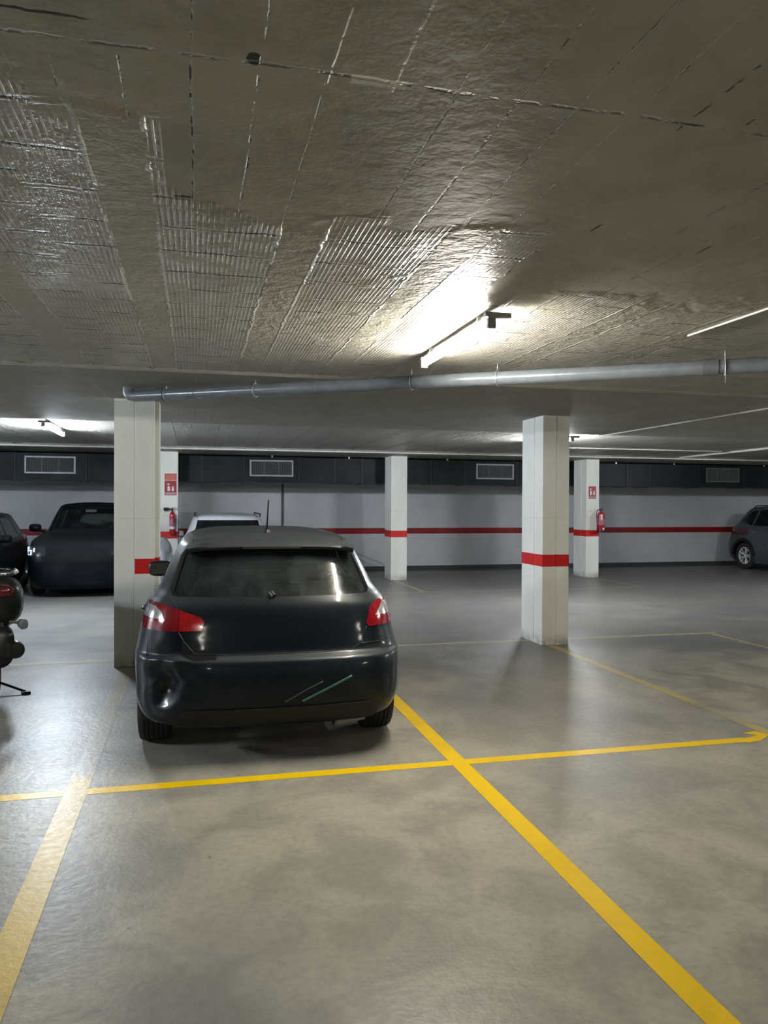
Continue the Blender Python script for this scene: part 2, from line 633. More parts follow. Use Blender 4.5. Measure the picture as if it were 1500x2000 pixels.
M_L1 = mat_line('bright_yellow_paint', YEL, .12)
M_L2 = mat_line('worn_yellow_paint', (.62, .44, .10), .30, lambda q: q.y.ss(5.0, 4.82, .22, 1.0) * (q.noise(6, 4, .6) * .5 + .7).mn(1.0))
M_L3 = mat_line('faded_yellow_paint', (.58, .44, .10), .55, lambda q: (q.y - 5.35).abs().ss(.5, .1, .62, .10))
M_L4 = mat_line('ghost_of_yellow_paint', PALE, .75, lambda q: q.noise(3, 4, .6).ss(.3, .7, .30, .75))
line('bright yellow bay line crossing the whole floor in front of the dark hatchback', -3.2, 3.78, 4.615, 4.71, M_L1, .0012)
line('bright yellow bay line running away on the right of the dark hatchback', 1.58, 1.69, .6, 8.1, M_L1, .0016)
line('yellow bay line on the left, glaring white where it meets the cross line', -.725, -.60, .6, 8.15, M_L2, .0016)
line('worn yellow line from the near right pillar towards the right edge', 4.00, 4.10, 4.72, 8.30, M_L3, .0014)
b = BM()
prism(b, [(3.74, 4.60), (3.86, 4.62), (4.02, 4.72), (3.98, 4.82), (3.86, 4.80), (3.93, 4.73), (3.78, 4.69)], .0010, .0018)
tag(obj('parking_line', b, M_L1), 'short yellow corner mark where the cross line ends at the right edge', 'parking line')
line('ghostly pale line across the floor behind the near right pillar', 2.0, 6.55, 8.64, 8.74, M_L4, .0012)
line('pale line behind the near left pillar reaching the left edge', -3.6, -.86, 8.44, 8.54, M_L4, .0012)
line('faint pale line at the far right running towards the wall', 6.42, 6.50, 6.2, 8.63, M_L4, .0012)
line('long thin pale line across the bays before the far pillars', -1.0, 8.8, 13.86, 13.94, M_L4, .0012)
line('short yellowish line running up to the bare far pillar', 4.13, 4.22, 13.95, 16.2, M_L4, .0012)
line('short pale line running up to the far right pillar', 8.76, 8.84, 13.95, 16.0, M_L4, .0012)

# ------------------------------------------------------------------ drain pipe under the ceiling
P0, P1 = Vector((-.54, 7.30, 2.615)), Vector((4.6, 3.87, 2.60))
t = thing('drain_pipe', 'grey plastic drain pipe hanging diagonally under the ceiling', 'pipe', (0, 0, 0))
b = BM()
tube(b, [P0 + Vector((-.055, .037, .10)), P0 + Vector((-.055, .037, .04)), P0 + Vector((-.035, .023, .012)), P0, P1], .052, 28, False)
obj('pipe_body', b, M_PVC, t, smooth=True)
def at(s): return P0.lerp(P1, s)
L = (P1 - P0).length
for s, ww, rr in ((.045, .05, .060), (.10, .03, .058), (.775, .05, .060), (.865, .10, .061)):
    b = BM()
    tube(b, [at(s - ww / L), at(s + ww / L)], rr, 28)
    obj('coupling', b, simple('darker_pvc', (.10, .11, .12), .28) if s < .8 else M_PVC, t, smooth=True, flat_angle=40)
b = BM()
tube(b, [at(.895), at(.93)], .045, 24)
obj('white_spigot', b, M_WPVC, t, smooth=True, flat_angle=40)
for px in (.055, .20, .425, .535, .79):
    p = at(px)
    top_z = H_BAND if p.y > 6.36 else H_NEAR
    b = BM()
    d = (P1 - P0).normalized()
    side = Vector((-d.y, d.x, 0)) * -1
    ring = [p + (side * math.cos(a) + Vector((0, 0, 1)) * math.sin(a)) * .056 for a in [2 * PI * k / 24 for k in range(25)]]
    tube(b, ring, .0045, 6)
    tube(b, [p + Vector((0, 0, .055)), Vector((p.x, p.y, top_z))], .004, 8)
    if px == .79:
        tube(b, [p + side * .062 + Vector((0, 0, .10)), p + side * .062 - Vector((0, 0, .12))], .004, 8)
    obj('pipe_hanger', b, M_GALV, t, smooth=True)

# ------------------------------------------------------------------ conduits on the ceiling
def conduit(label, pts, r=.010, mat=None):
    b = BM()
    tube(b, pts, r, 10)
    return tag(obj('conduit', b, mat or M_WPVC, smooth=True, flat_angle=40), label, 'conduit')


conduit('white conduit on the near ceiling at the right edge', [(3.00, 1.5, 2.714), (2.99, 4.25, 2.714)], .006)
conduit('white conduit crossing the smooth ceiling band right of the near right pillar', [(5.90, 6.345, 2.687), (5.87, 10.45, 2.687)], .010)
conduit('white conduit at the far right running back to the duct', [(10.42, 11.6, 2.739), (10.65, 15.38, 2.739)], .020)
conduit('pale conduit following the edge of the far ceiling beam', [(XL, 15.44, 2.715), (XR, 15.44, 2.715)], .016)
conduit('thin pale conduit across the far ceiling right of the right pillar', [(6.4, 13.5, 2.747), (10.3, 13.5, 2.747)], .012)
conduit('thin dark cable leading along the ceiling to the far left lamp', [(-4.6, 10.60, 2.751), (-1.95, 10.75, 2.751)], .008, M_BLACK)
conduit('dark vertical conduit on the far wall below the middle duct grille', [(2.03, YF - .02, 2.13), (2.03, YF - .02, .10)], .024, simple('dark_conduit', (.05, .055, .06), .5))

# ------------------------------------------------------------------ ventilation duct
t = thing('ventilation_duct', 'long dark sheet metal duct hung under the ceiling along the far wall', 'duct', (0, 17.15, 2.10))
DY0, DY1, DZ0, DZ1 = -.30, .35, .01, .565
b = BM()
edges = [-9.4, -6.0, -4.6, -3.55, -2.2, -.86, -.30, .12, 1.0, 2.18, 2.98, 3.6, 4.1, 5.2, 6.0, 7.3, 8.3, 9.05, 10.2, 10.8, 12.2, 13.5, 14.8, 16.5, 18.9]
box(b, edges[0], edges[-1], DY0, DY1, DZ0, DZ1)
obj('duct_body', b, M_DUCT, t, bevel=.004)
for e in edges[1:-1]:
    b = BM()
    box(b, e - .012, e + .012, DY0 - .012, DY1 + .012, DZ0 - .012, DZ1 + .005)
    obj('duct_flange', b, simple('duct_flange_metal', (.030, .036, .040), .45, metal=.5), t)
for gx0, gx1 in ((-3.37, -2.40), (1.12, 2.06), (6.30, 7.23), (12.40, 13.36)):
    gz0, gz1 = .145, .50
    b = BM()
    f = .032
    yy0, yy1 = DY0 - .022, DY0
    box(b, gx0, gx1, yy0, yy1, gz0, gz0 + f)
    box(b, gx0, gx1, yy0, yy1, gz1 - f, gz1)
    box(b, gx0, gx0 + f, yy0, yy1, gz0 + f, gz1 - f)
    box(b, gx1 - f, gx1, yy0, yy1, gz0 + f, gz1 - f)
    g = obj('grille', b, M_DUCTF if gx0 < 8 else simple('dull_frame', (.12, .12, .12), .5), t)
    b = BM()
    n = 42
    for k in range(n):
        xx = gx0 + f + (gx1 - gx0 - 2 * f) * (k + .5) / n
        box(b, xx - .003, xx + .003, yy0 + .004, yy1 + .0, gz0 + f, gz1 - f)
    for q in (1 / 3, 2 / 3):
        xx = gx0 + (gx1 - gx0) * q
        box(b, xx - .007, xx + .007, yy0 + .002, yy1, gz0 + f, gz1 - f)
    obj('slats', b, simple('slat_metal', (.16, .165, .165), .5, metal=.3), g)
for e in (-5.2, -1.2, 1.6, 3.3, 5.6, 7.9, 9.9, 11.5, 14.1):
    b = BM()
    box(b, e - .015, e + .015, DY0 - .004, DY0 + .02, DZ1 - .01, H_BAND - 2.10)
    obj('duct_hanger', b, M_GALV, t)

# ------------------------------------------------------------------ fire extinguishers and signs
M_EXT = simple('extinguisher_red', (.42, .012, .018), .25, var=.06, coat=.5)
M_SIGN = simple('sign_red', (.34, .010, .022), .4, var=.05)
M_SIGNO = simple('sign_orange_red', (.55, .07, .035), .4, var=.05)
M_SIGNW = simple('sign_white', (.72, .66, .66), .5, var=.04)


def text_mesh(body, size, mat, parent, loc, name='lettering'):
    cu = bpy.data.curves.new('lettering_curve', 'FONT')
    cu.body = body
    cu.size = size
    cu.align_x = 'CENTER'
    cu.align_y = 'CENTER'
    cu.extrude = .0006
    o = bpy.data.objects.new('tmp', cu)
    C.objects.link(o)
    dg = bpy.context.evaluated_depsgraph_get()
    me = bpy.data.meshes.new_from_object(o.evaluated_get(dg))
    bpy.data.objects.remove(o)
    me.name = name
    me.materials.clear()
    me.materials.append(mat)
    r = bpy.data.objects.new(name, me)
    C.objects.link(r)
    r.parent = parent
    r.location = loc
    r.rotation_euler = (PI / 2, 0, 0)
    return r


def sign(label, x, y, z0, z1, wd):
    t = thing('fire_extinguisher_sign', label, 'sign', (x, y, (z0 + z1) / 2), 0)
    h = (z1 - z0) / 2
    w2 = wd / 2
    obj('sign_plate', box(BM(), -w2, w2, -.004, 0, -h, h), M_SIGN, t)
    foot = -h + .22 * 2 * h
    obj('sign_footer', box(BM(), -w2 + .004, w2 - .004, -.0052, -.004, -h + .006, foot), simple('sign_pink_footer', (.40, .16, .17), .5), t)
    text_mesh('EXTINTOR', .038, M_SIGNW, t, (0, -.0060, (foot - h) / 2))
    b = BM()                                             # pictogram: bottle, hose and a flame
    cx = -.036
    prism(b, [(cx - .025, foot + .02), (cx + .025, foot + .02), (cx + .025, foot + .105), (cx + .012, foot + .122), (cx - .012, foot + .122), (cx - .025, foot + .105)], -.0055, -.004, 'y')
    prism(b, [(cx - .024, foot + .138), (cx + .016, foot + .138), (cx + .012, foot + .165), (cx - .012, foot + .175), (cx - .030, foot + .165)], -.0055, -.004, 'y')
    obj('bottle_symbol', b, M_SIGNW, t)
    b = BM()
    cx = .042
    prism(b, [(cx - .016, foot + .018), (cx + .018, foot + .018), (cx + .026, foot + .05), (cx + .018, foot + .09), (cx + .020, foot + .12), (cx + .004, foot + .10),
              (cx - .006, foot + .135), (cx - .016, foot + .10), (cx - .018, foot + .07), (cx - .026, foot + .045)], -.0055, -.004, 'y')
    obj('flame_symbol', b, M_SIGNW, t)
    return t


sign('red extinguisher sign on the far left pillar, lower of two stacked signs', -.505, 16.22 - .001, 1.815, 2.115, .235)
sign('red extinguisher sign on the far right pillar, alone above its extinguisher', 8.83, 16.05 - .001, 1.80, 2.085, .185)
t = thing('instruction_sign', 'small orange red notice above the extinguisher sign on the far left pillar', 'sign', (-.505, 16.22 - .001, 2.19))
obj('sign_plate', box(BM(), -.118, .118, -.004, 0, -.065, .065), M_SIGNO, t)
for z in (.035, 0.0, -.035):                          # rows of illegible small print
    b = BM()
    xx = -.095
    while xx < .085:
        l = random.uniform(.012, .03)
        box(b, xx, min(xx + l, .095), -.0052, -.004, z - .007, z + .007)
        xx += l + .008
    obj('small_print', b, simple('print_pale', (.62, .36, .30), .5), t)


def ext_body(t, r, h, foot=True):
    b = BM()
    lathe(b, [(.001, 0), (r * .92, .0), (r, .012), (r, h * .80), (r * .96, h * .86), (r * .75, h * .93), (r * .35, h * .975), (r * .30, h), (.001, h)], seg=28)
    obj('cylinder', b, M_EXT, t, smooth=True, flat_angle=50)
    b = BM()
    lathe(b, [(r + .0012, h * .34), (r + .0012, h * .66)], seg=28)
    obj('instruction_label', b, simple('label_print', (.40, .12, .17), .4, var=.4, scale=60), t, smooth=True)


t = thing('fire_extinguisher', 'slim red extinguisher with black horn on the far left pillar', 'fire extinguisher', (-.47, 16.13, 1.03), 0)
ext_body(t, .055, .46)
b = BM(); lathe(b, [(.0565, .10), (.0565, .155)], seg=28)
obj('white_label', b, M_SIGNW, t, smooth=True)
b = BM(); tube(b, [(0, 0, .45), (0, 0, .53)], .017, 14)
obj('valve', b, M_BLACK, t, smooth=True, flat_angle=50)
b = BM(); tube(b, [(-.01, 0, .50), (-.05, -.01, .505), (-.07, -.01, .505), (-.165, -.02, .50)], [.012, .014, .030, .034], 16)
obj('horn', b, M_BLACK, t, smooth=True, flat_angle=50)
b = BM()
box(b, 0, .11, -.008, .008, .538, .546)
prism(b, [(0, .505), (.06, .512), (.11, .478), (.112, .487), (.062, .524), (0, .518)], -.007, .007, 'y')
obj('handle', b, simple('dull_metal', (.2, .2, .2), .4, metal=.6), t)
obj('bracket', box(BM(), -.03, .03, .05, .088, .30, .34), M_BLACK, t)

t = thing('fire_extinguisher', 'fat red extinguisher with a curved black hose on the far right pillar', 'fire extinguisher', (8.985, 15.93, 1.045), 0)
ext_body(t, .082, .46)
b = BM(); box(b, -.055, -.005, -.088, -.080, .27, .40)
obj('white_label', b, M_SIGNW, t)
b = BM(); box(b, .0, .04, -.088, -.0795, .045, .095)
obj('small_label', b, M_SIGNW, t)
b = BM(); tube(b, [(.01, 0, .45), (.01, 0, .52)], .02, 14)
obj('valve', b, M_BLACK, t, smooth=True, flat_angle=50)
b = BM()
hp = [(0, -.01, .50), (-.06, -.03, .51), (-.11, -.04, .495), (-.135, -.05, .44), (-.135, -.05, .36), (-.125, -.045, .27), (-.115, -.04, .19), (-.11, -.04, .10), (-.108, -.04, .02)]
tube(b, hp, [.009] * 7 + [.013, .014], 10)
obj('hose', b, M_BLACK, t, smooth=True)
b = BM()
prism(b, [(0, .545), (.07, .558), (.07, .566), (0, .556)], -.009, .009, 'y')
prism(b, [(0, .515), (.06, .51), (.085, .488), (.088, .497), (.062, .522), (0, .528)], -.008, .008, 'y')
obj('handle', b, simple('dark_handle', (.06, .03, .03), .4), t)
b = BM(); lathe(b, [(.083, -.012), (.086, -.012), (.086, .03), (.083, .03)], seg=24)
obj('base_ring', b, M_BLACK, t, smooth=True, flat_angle=40)
obj('bracket', box(BM(), -.03, .02, .075, .118, .30, .34), M_BLACK, t)

# ------------------------------------------------------------------ cars
def interp_keys(keys, n):
    """monotone cubic through the key rows"""
    K = np.array(keys, float)
    m_ = len(K)
    tt = np.arange(m_, dtype=float)
    D = K[1:] - K[:-1]
    S = np.zeros_like(K)
    for i in range(1, m_ - 1):
        p, q = D[i - 1], D[i]
        S[i] = np.where(p * q > 0, 2 * p * q / np.where(np.abs(p + q) < 1e-9, 1, p + q), 0)
    S[0], S[-1] = D[0], D[-1]
    out = []
    for u in np.linspace(0, m_ - 1, n):
        i = min(int(u), m_ - 2)
        f = u - i
        out.append(K[i] * (2 * f ** 3 - 3 * f ** 2 + 1) + S[i] * (f ** 3 - 2 * f * f + f) + K[i + 1] * (-2 * f ** 3 + 3 * f * f) + S[i + 1] * (f ** 3 - f * f))
    return out


def half_outline(W, Lh, n, M):
    """superellipse quarter from (0, Lh) to (W, 0), evenly spaced along its length"""
    a = np.linspace(0, PI / 2, 400)
    xs = W * np.sin(a) ** (2 / n)
    ys = Lh * np.cos(a) ** (2 / n)
    s = np.concatenate([[0], np.cumsum(np.hypot(np.diff(xs), np.diff(ys)))])
    k = np.linspace(0, s[-1], M)
    return np.interp(k, s, xs), np.interp(k, s, ys)


def body_shell(keys, nz=84, M=56, dent=None):
    bm = BM()
    rows = []
    rk = interp_keys(keys, nz)
    for r in rk:
        zr, zf, W, yr, yf, nr, nf = r
        W = max(W, .002)
        ym = .15 * (yf + yr) / 2
        if yf - ym < .01: yf = ym + .01
        if ym - yr < .01: yr = ym - .01
        xs, ys = half_outline(W, ym - yr, nr, M)
        xf, yy = half_outline(W, yf - ym, nf, M)
        right = [(a, ym - b_) for a, b_ in zip(xs, ys)] + [(a, ym + b_) for a, b_ in list(zip(xf, yy))[::-1][1:]]
        loop = right + [(-a, b_) for a, b_ in right[::-1][1:-1]]
        vs = []
        for px, py in loop:
            q = min(1, max(0, (py - yr) / (yf - yr)))
            q = q * q * (3 - 2 * q)
            bw = (abs(px) / W) ** 2
            py2 = py + (.075 * bw if py < ym else -.10 * bw) * min(1, abs(py - ym) / (.45 * (yf - yr)))
            v = Vector((px, py2, zr + (zf - zr) * q))
            if dent:
                v = dent(v)
            vs.append(bm.verts.new(v))
        rows.append(vs)
    n = len(rows[0])
    for A, B in zip(rows, rows[1:]):
        for k in range(n):
            bm.faces.new((A[k], A[(k + 1) % n], B[(k + 1) % n], B[k]))
    bmesh.ops.remove_doubles(bm, verts=rows[-1], dist=.004)
    bmesh.ops.recalc_face_normals(bm, faces=bm.faces[:])
    # make sure normals look outwards
    bm.normal_update()
    f = min(bm.faces, key=lambda f_: f_.calc_center_median().y)
    if f.normal.y > 0:
        bmesh.ops.reverse_faces(bm, faces=bm.faces[:])
    return bm


def poly_planes(poly, axes):
    """convex polygon in a projection ('xz' or 'yz') -> list of (point, outward normal)"""
    area = sum(poly[i][0] * poly[(i + 1) % len(poly)][1] - poly[(i + 1) % len(poly)][0] * poly[i][1] for i in range(len(poly)))
    out = []
    for i in range(len(poly)):
        (a, b_), (c, d) = poly[i], poly[(i + 1) % len(poly)]
        du, dv = c - a, d - b_
        nu, nv = (dv, -du) if area > 0 else (-dv, du)
        if axes == 'xz':
            out.append((Vector((a, 0, b_)), Vector((nu, 0, nv)).normalized()))
        else:
            out.append((Vector((0, a, b_)), Vector((0, nu, nv)).normalized()))
    return out


def region(bm, planes, pred):
    """cut the shell cleanly along the planes and return the faces inside them"""
    def inside(p, tol):
        return all((p - o).dot(n) < tol for o, n in planes)
    fs = [f for f in bm.faces if pred(f.calc_center_median(), f.normal) and any(inside(v.co, .07) for v in f.verts)]
    for o, n in planes:
        near = [f for f in fs if f.is_valid and min((v.co - o).dot(n) for v in f.verts) <= 0 <= max((v.co - o).dot(n) for v in f.verts)]
        if not near:
            continue
        geom = set(near)
        for f in near:
            geom.update(f.verts)
            geom.update(f.edges)
        r = bmesh.ops.bisect_plane(bm, geom=list(geom), dist=1e-5, plane_co=o, plane_no=n)
        new = {g for g in r['geom'] if isinstance(g, bmesh.types.BMFace)}
        fs = list({f for f in fs if f.is_valid} | new)
    for f in fs:
        f.normal_update()
    return [f for f in fs if pred(f.calc_center_median(), f.normal) and inside(f.calc_center_median(), 1e-6)]


def take(bm, faces, off=0.0, rim=0.0):
    """move faces out of the shell into a mesh of their own, shifted along the normal, with a rim"""
    nb = BM()
    mp = {}
    for f in faces:
        for v in f.verts:
            if v not in mp:
                mp[v] = nb.verts.new(v.co + v.normal * off)
    for f in faces:
        nb.faces.new([mp[v] for v in f.verts])
    bmesh.ops.delete(bm, geom=list(faces), context='FACES')
    nb.normal_update()
    if rim:
        nrm = {v: v.normal.copy() for v in nb.verts}
        be = [e for e in nb.edges if e.is_boundary]
        r = bmesh.ops.extrude_edge_only(nb, edges=be)
        for v in [g for g in r['geom'] if isinstance(g, bmesh.types.BMVert)]:
            src = min((e.other_vert(v) for e in v.link_edges if e.other_vert(v) in nrm), key=lambda q: (q.co - v.co).length, default=None)
            if src is not None:
                v.co -= nrm[src] * rim
    return nb


def put(name, nb, mat, parent, label=None):
    if len(nb.faces) == 0:
        nb.free()
        return None
    o = obj(name, nb, mat, parent, smooth=True, recalc=False, flat_angle=48)
    if label:
        o['label'] = label
    return o


def mirror_poly(p):
    return [(-a, b_) for a, b_ in p]


def wheel(parent, x, y, r, wd, side, M_rim, spokes=5, name='wheel'):
    t = bpy.data.objects.new(name, None)
    C.objects.link(t)
    t.parent = parent
    t.location = (x, y, r)
    h = wd / 2
    rr = r * .64
    prof = [(rr, -h * .80), (rr + .012, -h * .95), (r * .86, -h * 1.0), (r * .955, -h * .93), (r * .985, -h * .80)]
    g = [-.56, -.30, 0.0, .30, .56]
    for q in g:
        prof += [(r * .998, h * (q - .045)), (r * .972, h * (q - .038)), (r * .972, h * (q + .038)), (r * .998, h * (q + .045))]
    prof += [(r * .985, h * .80), (r * .955, h * .93), (r * .86, h), (rr + .012, h * .95), (rr, h * .80)]
    b = BM()
    lathe(b, prof, 'x', 48)
    obj('tyre', b, M_RUBBER, t, smooth=True, flat_angle=30)
    b = BM()
    s = side
    lathe(b, [(rr + .004, -h * .8 * s), (rr + .004, h * .84 * s), (rr - .012, h * .84 * s), (rr - .022, h * .55 * s), (rr - .022, -h * .8 * s)], 'x', 40)
    lathe(b, [(.001, h * .62 * s), (.055, h * .60 * s), (.062, h * .45 * s), (.062, .1 * h * s), (.001, .1 * h * s)], 'x', 24)
    for k in range(spokes):
        for dd in (-.13, .13):
            a = 2 * PI * k / spokes + dd * .6
            a2 = 2 * PI * k / spokes + dd * 1.6
            p0 = Vector((h * .52 * s, math.cos(a) * .05, math.sin(a) * .05))
            p1 = Vector((h * .62 * s, math.cos(a2) * (rr - .015), math.sin(a2) * (rr - .015)))
            tube(b, [p0, p1], [.022, .017], 6)
    obj('rim', b, M_rim, t, smooth=True, flat_angle=40)
    b = BM()
    lathe(b, [(.001, .15 * h * s), (rr * .72, .15 * h * s), (rr * .72, .05 * h * s), (.001, .05 * h * s)], 'x', 32)
    obj('brake_disc', b, simple('brake_disc_steel', (.02, .02, .02), .5, metal=.2), t)
    return t


def seat(b, x, y, w_=.25, hb=.60, zb=.38, tilt=-.18):
    m1 = Matrix.Translation((x, y, zb))
    box(b, -w_, w_, -.25, .28, -.10, .08, m1)
    m2 = Matrix.Translation((x, y - .25, zb + .04)) @ Matrix.Rotation(-tilt, 4, 'X')
    m2 = Matrix.Translation((x, y - .25, zb + .04)) @ Matrix.Rotation(abs(tilt), 4, 'X')
    box(b, -w_ * .95, w_ * .95, -.07, .07, 0, hb, m2)
    box(b, -.13, .13, -.05, .05, hb + .03, hb + .21, m2)


def make_car(spec):
    t = thing(spec['name'], spec['label'], 'car', spec['loc'], spec['rz'])
    PA = spec['paint']
    GL = spec['glass']
    bm = body_shell(spec['keys'], spec.get('nz', 84), spec.get('M', 56), spec.get('dent'))
    r, wy0, wy1, tw = spec['wheel_r'], spec['axle_r'], spec['axle_f'], spec['track']
    # wheel arches
    for wy in (wy0, wy1):
        for s in (-1, 1):
            R_ = r * 1.14
            circ = [(wy + R_ * math.cos(a), r + .01 + R_ * math.sin(a)) for a in [2 * PI * k / 32 for k in range(32)]]
            fs = region(bm, poly_planes(circ, 'yz'), lambda c, n, s=s: c.x * s > .3)
            bmesh.ops.delete(bm, geom=fs, context='FACES')
            # liner
            b = BM()
            arc = [(wy + (R_ + .012) * math.cos(a), r + .01 + (R_ + .012) * math.sin(a)) for a in [PI * k / 20 - .25 * (1 - 2 * k / 20) for k in range(21)]]
            xi, xo = s * (spec['W'] - .32), s * (spec['W'] - .065)
            A = [b.verts.new((xi, u, v)) for u, v in arc]
            B = [b.verts.new((xo, u, v)) for u, v in arc]
            for k in range(20):
                b.faces.new((A[k], A[k + 1], B[k + 1], B[k]))
            b.faces.new(A)
            obj('wheel_arch_liner', b, M_BLACK, t)
    for reg in spec['regions']:
        nm, axes, poly, pred, mat, off, rim = reg[:7]
        sides = (1, -1) if (len(reg) > 7 and reg[7] == 'both') else (1,)
        for s in sides:
            pl = poly if (axes == 'yz' or s == 1) else mirror_poly(poly)
            planes = poly_planes(pl, axes)
            if axes == 'yz':
                pr_ = (lambda c, n, s=s: c.x * s > .12 and pred(c, n))
            elif len(sides) == 2:
                pr_ = (lambda c, n, s=s: c.x * s > .0 and pred(c, n))
            else:
                pr_ = pred
            fs = region(bm, planes, pr_)
            if not fs:
                continue
            nb = take(bm, fs, off, rim)
            o = put(nm, nb, mat, t, reg[8] if len(reg) > 8 else None)
            if o is not None and nm in ('front_door', 'rear_door'):
                ys_ = [u for u, v in poly]
                zs_ = [v for u, v in poly]
                hy, hz_ = (min(ys_) + .17), spec['handle_z']
                # height of the flank at the handle
                xs_ = [abs(v.co.x) for v in o.data.vertices if abs(v.co.y - hy) < .09 and abs(v.co.z - hz_) < .05]
                hx = max(xs_) if xs_ else spec['W'] - .03
                b = BM()
                tube(b, [(s * (hx - .01), hy - .085, hz_), (s * (hx + .022), hy - .06, hz_), (s * (hx + .024), hy + .06, hz_), (s * (hx - .01), hy + .085, hz_)], .011, 8)
                obj('door_handle', b, spec.get('handle_mat', PA), o, smooth=True)
    put('body', bm, PA, t)
    # underside
    b = BM()
    zz = spec['keys'][0][0]
    yr, yf = spec['keys'][0][3], spec['keys'][0][4]
    Wi = spec['W'] - .30
    prism(b, [(-Wi, yr + .12), (Wi, yr + .12), (Wi, yf - .12), (-Wi, yf - .12)], zz, zz + .03)
    obj('underbody', b, M_BLACK, t)
    for (wy) in (wy0, wy1):
        for s in (-1, 1):
            wheel(t, s * (tw / 2), wy, r, spec.get('tyre_w', .205), s, spec['rim'])
    # mirrors
    mx_, my, mz = spec['mirror']
    for s in (-1, 1):
        b = BM()
        lat = []
        for (yy, kx, kz) in ((-.06, .8, .85), (-.045, 1.0, 1.0), (.0, 1.0, 1.0), (.05, .85, .8), (.085, .45, .4)):
            ring = []
            for k in range(16):
                a = 2 * PI * k / 16
                ca, sa = math.cos(a), math.sin(a)
                ring.append(b.verts.new((s * mx_ + s * .105 * kx * math.copysign(abs(ca) ** .6, ca), my + yy, mz + .072 * kz * math.copysign(abs(sa) ** .6, sa))))
            lat.append(ring)
        for A, B in zip(lat, lat[1:]):
            for k in range(16):
                b.faces.new((A[k], A[(k + 1) % 16], B[(k + 1) % 16], B[k]))
        b.faces.new(lat[0]); b.faces.new(lat[-1])
        tube(b, [(s * (mx_ - .17), my + .02, mz - .07), (s * (mx_ - .06), my + .01, mz - .04)], .022, 8)
        mo = obj('mirror', b, spec.get('mirror_mat', PA), t, smooth=True, flat_angle=50)
        b = BM()
        box(b, s * mx_ - .082, s * mx_ + .082, my - .0635, my - .060, mz - .05, mz + .052)
        obj('mirror_glass', b, simple('mirror_silver', (.20, .21, .22), .05, metal=1.0, var=.01), mo)
    # interior
    ih = spec['belt']
    b = BM()
    for x in (-.37, .37):
        seat(b, x, .12, w_=.23, hb=ih - .48)
    for x in (-.40, .40, 0):
        seat(b, x, -.72, w_=.22, hb=ih - .56)
    obj('seats', b, M_CLOTH, t, bevel=.03)
    b = BM()
    box(b, -.68, .68, .78, 1.05, .55, ih - .02)
    obj('dashboard', b, M_BLACK, t, bevel=.03)
    b = BM()
    s_ = Matrix.Translation((-.37, .62, ih - .10)) @ Matrix.Rotation(-1.15, 4, 'X')
    ring = [s_ @ Vector((.18 * math.cos(a), .18 * math.sin(a), 0)) for a in [2 * PI * k / 28 for k in range(29)]]
    tube(b, ring, .014, 8)
    tube(b, [s_ @ Vector((-.17, 0, 0)), s_ @ Vector((.17, 0, 0))], .016, 8)
    tube(b, [s_ @ Vector((0, 0, 0)), s_ @ Vector((0, -.05, -.22))], .025, 8)
    obj('steering_wheel', b, M_BLACK, t, smooth=True)
    b = BM()
    box(b, -.10, .10, .50, .53, spec['roof'] - .16, spec['roof'] - .10)
    obj('inside_mirror', b, M_BLACK, t, bevel=.008)
    b = BM()
    box(b, -.62, .62, spec['keys'][0][3] + .30, -.95, .40, .46)
    obj('boot_floor', b, M_CLOTH, t)
    return t


def seam(parent, surf_fn, pts, rad=.0022, mat=None, name='panel_gap'):
    """a thin dark joint laid on the surface; surf_fn maps (u, v) to a point"""
    P = []
    for (a, b_), (c, d) in zip(pts, pts[1:]):
        n = max(2, int(math.hypot(c - a, d - b_) / .02))
        for k in range(n):
            P.append((a + (c - a) * k / n, b_ + (d - b_) * k / n))
    P.append(pts[-1])
    Q = [q for q in (surf_fn(u, v) for u, v in P) if q is not None]
    if len(Q) < 2:
        return None
    b = BM()
    tube(b, Q, rad, 6)
    return obj(name, b, mat or M_BLACK, parent, smooth=True)


# ---- the dark hatchback in the foreground
M_HPAINT = mat_paint('dark_blue_grey_car_paint', (.0028, .0062, .0098), .24, .24, .06, coat=.20, spec=.16)
M_GLASS = mat_glass('car_glass', (.90, .97, .94), .07)
M_GLASSD = mat_glass('tinted_car_glass', (.10, .12, .12), .03)
M_TAILR = simple('red_lens', (.20, .003, .008), .12, var=.25, scale=30, coat=.8)
M_TAILW = simple('clear_lens', (.62, .60, .60), .12, metal=.6, var=.3, scale=40, coat=.6)
M_LAMPC = simple('headlight_lens', (.02, .024, .028), .25, var=.4, scale=18, coat=.15, spec=.2)
M_DRL = simple('daytime_light_lens', (.75, .78, .85), .2, var=.05)
M_TRIM = simple('unpainted_bumper_plastic', (.010, .011, .012), .55, bump=.0008, spec=.25)
M_GLOSS = simple('gloss_black', (.008, .008, .009), .08, coat=.8)

